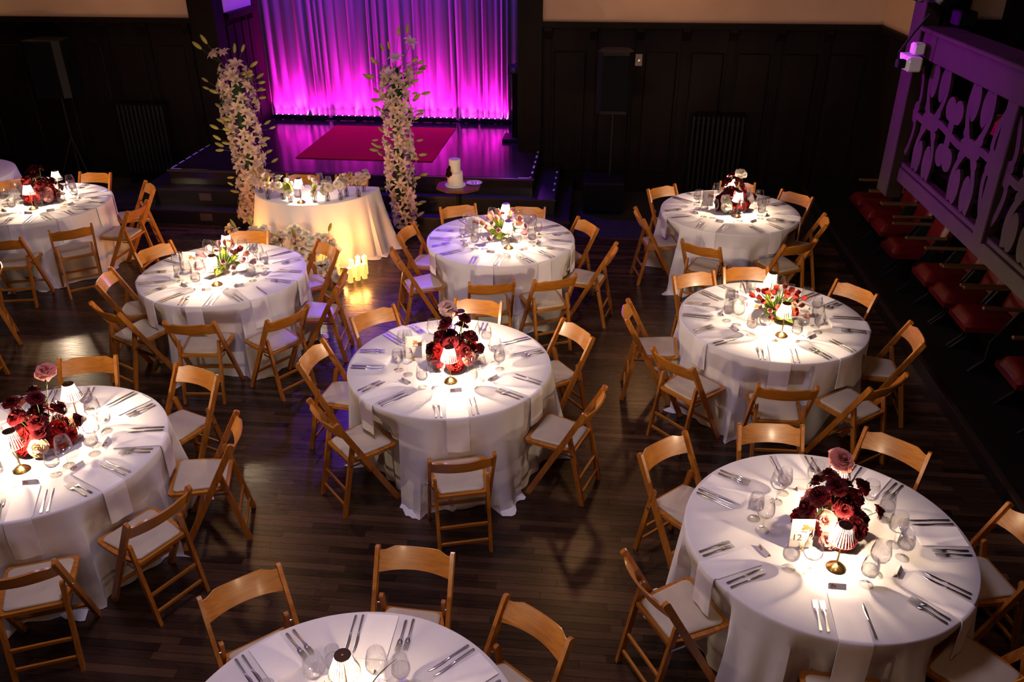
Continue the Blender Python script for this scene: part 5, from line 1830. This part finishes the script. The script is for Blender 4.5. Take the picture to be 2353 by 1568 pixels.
def ground_flowers():
    r = random.Random(41)
    t = tag(empty('floor_flower_arrangement', (-3.40, 8.58, 0)), 'mound of cream roses on the floor in front of the head table', 'flower arrangement')
    ob('foam_tray', MB().bbox(-0.80, 0.52, -0.18, 0.10, 0.0, 0.08, 0.02).mesh('foam_tray', L_DARK), t)
    n = 125
    for i in range(n):
        u = r.uniform(-1, 1)
        x = 0.72 * u - 0.14
        hmax = 0.60 - 0.20 * abs(u) ** 2
        q = r.random() ** 0.8
        z = 0.08 + (hmax - 0.08) * q
        y = -0.24 + 0.36 * q + r.uniform(-0.06, 0.05)
        y = min(y, 0.10)
        p = Vector((x, y, z))
        d = Vector((u * 0.4, -0.9 + 0.7 * q, 0.4 + 0.6 * q))
        ob('rose', r.choice(ROSES['white']), t, p, aim_quat(d, r.uniform(0, 6)), r.uniform(0.046, 0.066))
        if i % 2 == 0:
            stem_to(t, (x * 0.8, -0.03, 0.05), p, 0.003)
    for i in range(16):
        u = r.uniform(-1, 1)
        p = Vector((0.70 * u - 0.14, r.uniform(-0.1, 0.08), r.uniform(0.28, 0.56)))
        ob('lily', r.choice(LILIES), t, p, aim_quat((u * 0.4, -0.5, 0.8), r.uniform(0, 6)), r.uniform(0.06, 0.085))
    for i in range(26):
        u = r.uniform(-1, 1)
        p = Vector((0.66 * u - 0.12, r.uniform(-0.15, 0.02), r.uniform(0.06, 0.25)))
        ob('leaf', r.choice([LEAF, LEAFD]), t, p, aim_quat((u, -0.7, r.uniform(-0.1, 0.9)), r.uniform(0, 6)), r.uniform(0.12, 0.18))
    for (x, y, z, dx, dz) in [(-0.62, 0.0, 0.58, -0.3, 0.9), (-0.45, 0.05, 0.60, 0.0, 1.0), (-0.10, -0.05, 0.50, -0.7, 0.5), (0.08, -0.05, 0.52, -0.1, 0.9), (0.46, 0.0, 0.58, 0.35, 0.8), (-0.70, 0.02, 0.48, -0.2, 0.9)]:
        ob('lily_bud', BUD, t, (x, y, z), aim_quat((dx, -0.2, dz)), (0.11, 0.11, 0.13))
        stem_to(t, (x - dx * 0.1, y, 0.12), (x, y, z), 0.003)
ground_flowers()

def build_candles():
    spots = [(-2.800, 8.530, 0.10, 'short front left'), (-2.721, 8.503, 0.18, 'front'), (-2.655, 8.575, 0.18, 'front middle'), (-2.742, 8.655, 0.21, 'middle left'),
             (-2.672, 8.690, 0.19, 'centre'), (-2.590, 8.634, 0.18, 'front right'), (-2.612, 8.765, 0.22, 'back right'), (-2.700, 8.790, 0.20, 'back')]
    for x, y, h, nm in spots:
        t = tag(empty('pillar_candle', (x, y, 0)), f'glowing cream pillar candle on the floor, {nm} of the right cluster', 'candle', 'pillar candles on the floor')
        ob('wax', MB().lathe([(0.0, 0.0), (0.030, 0.0), (0.031, 0.004), (0.031, h - 0.004), (0.028, h), (0.018, h - 0.004), (0.0, h - 0.012)], 18).mesh('wax', M_CANDLE, 50), t)
        ob('flame', MB().lathe([(0.0, 0.0), (0.006, 0.008), (0.005, 0.02), (0.0, 0.036)], 8).mesh('flame', M_FLAME, 180), t, (0, 0, h - 0.008))
        light('candle_glow', 'POINT', (0, 0, h + 0.03), 4.2, (1.0, 0.36, 0.07), parent=t, shadow_soft_size=0.012)
    for i, (x, y, h) in enumerate([(-4.27, 9.02, 0.20), (-4.20, 8.93, 0.15), (-4.31, 8.92, 0.17)]):
        nm = ['back', 'right', 'left'][i]
        t = tag(empty('pillar_candle', (x, y, 0)), f'glowing cream pillar candle, {nm} one of the left cluster beside the floor flowers', 'candle', 'pillar candles on the floor')
        ob('wax', MB().lathe([(0.0, 0.0), (0.030, 0.0), (0.031, 0.004), (0.031, h - 0.004), (0.028, h), (0.018, h - 0.004), (0.0, h - 0.012)], 18).mesh('wax', M_CANDLE, 50), t)
        ob('flame', MB().lathe([(0.0, 0.0), (0.006, 0.008), (0.005, 0.02), (0.0, 0.036)], 8).mesh('flame', M_FLAME, 180), t, (0, 0, h - 0.008))
        light('candle_glow', 'POINT', (0, 0, h + 0.03), 8.0, (1.0, 0.36, 0.07), parent=t, shadow_soft_size=0.012)
build_candles()

# ---- cake
def build_cake():
    z = 0.755
    cx, cy = -1.66, 9.86
    tb = tag(empty('side_table', (cx, cy, 0)), 'small octagonal walnut pedestal table carrying the cake', 'table')
    rr = 0.285
    poly = [(rr * math.cos(R(22.5 + 45 * i)), rr * 0.92 * math.sin(R(22.5 + 45 * i))) for i in range(8)]
    ob('tabletop', MB().prism_z(poly, z - 0.03, z).mesh('tabletop', M_CAKETABLE), tb)
    ob('column', MB().lathe([(0.030, 0.04), (0.024, 0.3), (0.03, 0.6), (0.06, z - 0.03)], 14).mesh('column', M_IRON, 50), tb)
    for i in range(4):
        a = R(45 + 90 * i)
        ob('foot', MB().tube([(0, 0, 0.06), (0.20 * math.cos(a), 0.20 * math.sin(a), 0.015)], 0.014, 6).mesh('foot', M_IRON), tb)
    ck = tag(empty('wedding_cake', (cx - 0.04, cy, z)), 'two-tier cream cake with dark red flowers on the octagonal table', 'cake')
    ob('cake_board', MB().lathe([(0.0, 0.0), (0.128, 0.0), (0.130, 0.006), (0.128, 0.014), (0.0, 0.015)], 36).mesh('cake_board', M_PORCELAIN, 50), ck)
    ob('bottom_tier', MB().lathe([(0.0, 0.015), (0.096, 0.015), (0.097, 0.02), (0.095, 0.165), (0.090, 0.172), (0.0, 0.173)], 40).mesh('bottom_tier', M_CAKE, 50), ck)
    ob('top_tier', MB().lathe([(0.0, 0.172), (0.070, 0.172), (0.070, 0.325), (0.066, 0.331), (0.0, 0.332)], 40).mesh('top_tier', M_CAKE, 50), ck)
    r = random.Random(4)
    for (x, zz, s, k) in [(-0.075, 0.20, 0.030, 'dark'), (-0.078, 0.155, 0.036, 'dark'), (-0.045, 0.17, 0.026, 'dark'), (-0.06, 0.235, 0.022, 'dark'), (-0.085, 0.125, 0.018, 'peach')]:
        yb = -math.sqrt(max(0.0, 0.1 ** 2 - x * x)) - 0.005 if zz < 0.18 else -0.05
        ob('rose', ROSES[k][r.randrange(3)], ck, (x, yb, zz), aim_quat((-0.5, -0.8, 0.2), r.random() * 6), s)
    for (x, zz) in [(-0.11, 0.25), (-0.12, 0.22), (-0.05, 0.11), (-0.04, 0.13)]:
        ob('leaf', LEAFD, ck, (x + 0.03, -0.075, zz - 0.03), aim_quat((x, -0.02, zz - 0.17)), 0.06)
    pl_ = tag(ob('plate', MB().lathe([(0.0, 0.002), (0.055, 0.0), (0.060, 0.004), (0.098, 0.016), (0.100, 0.018), (0.097, 0.018), (0.058, 0.007), (0.0, 0.006)], 32).mesh('plate', M_PORCELAIN, 50), None, (cx + 0.185, cy + 0.075, z + 0.0005)),
              'white plate with two forks beside the cake', 'plate')
    tag(ob('fork', ME_FORK, None, (cx + 0.145, cy + 0.155, z + 0.012), (0, 0, R(198))), 'left steel fork on the plate beside the cake', 'fork', 'cake forks')
    tag(ob('fork', ME_FORK, None, (cx + 0.185, cy + 0.165, z + 0.012), (0, 0, R(198))), 'right steel fork on the plate beside the cake', 'fork', 'cake forks')
build_cake()
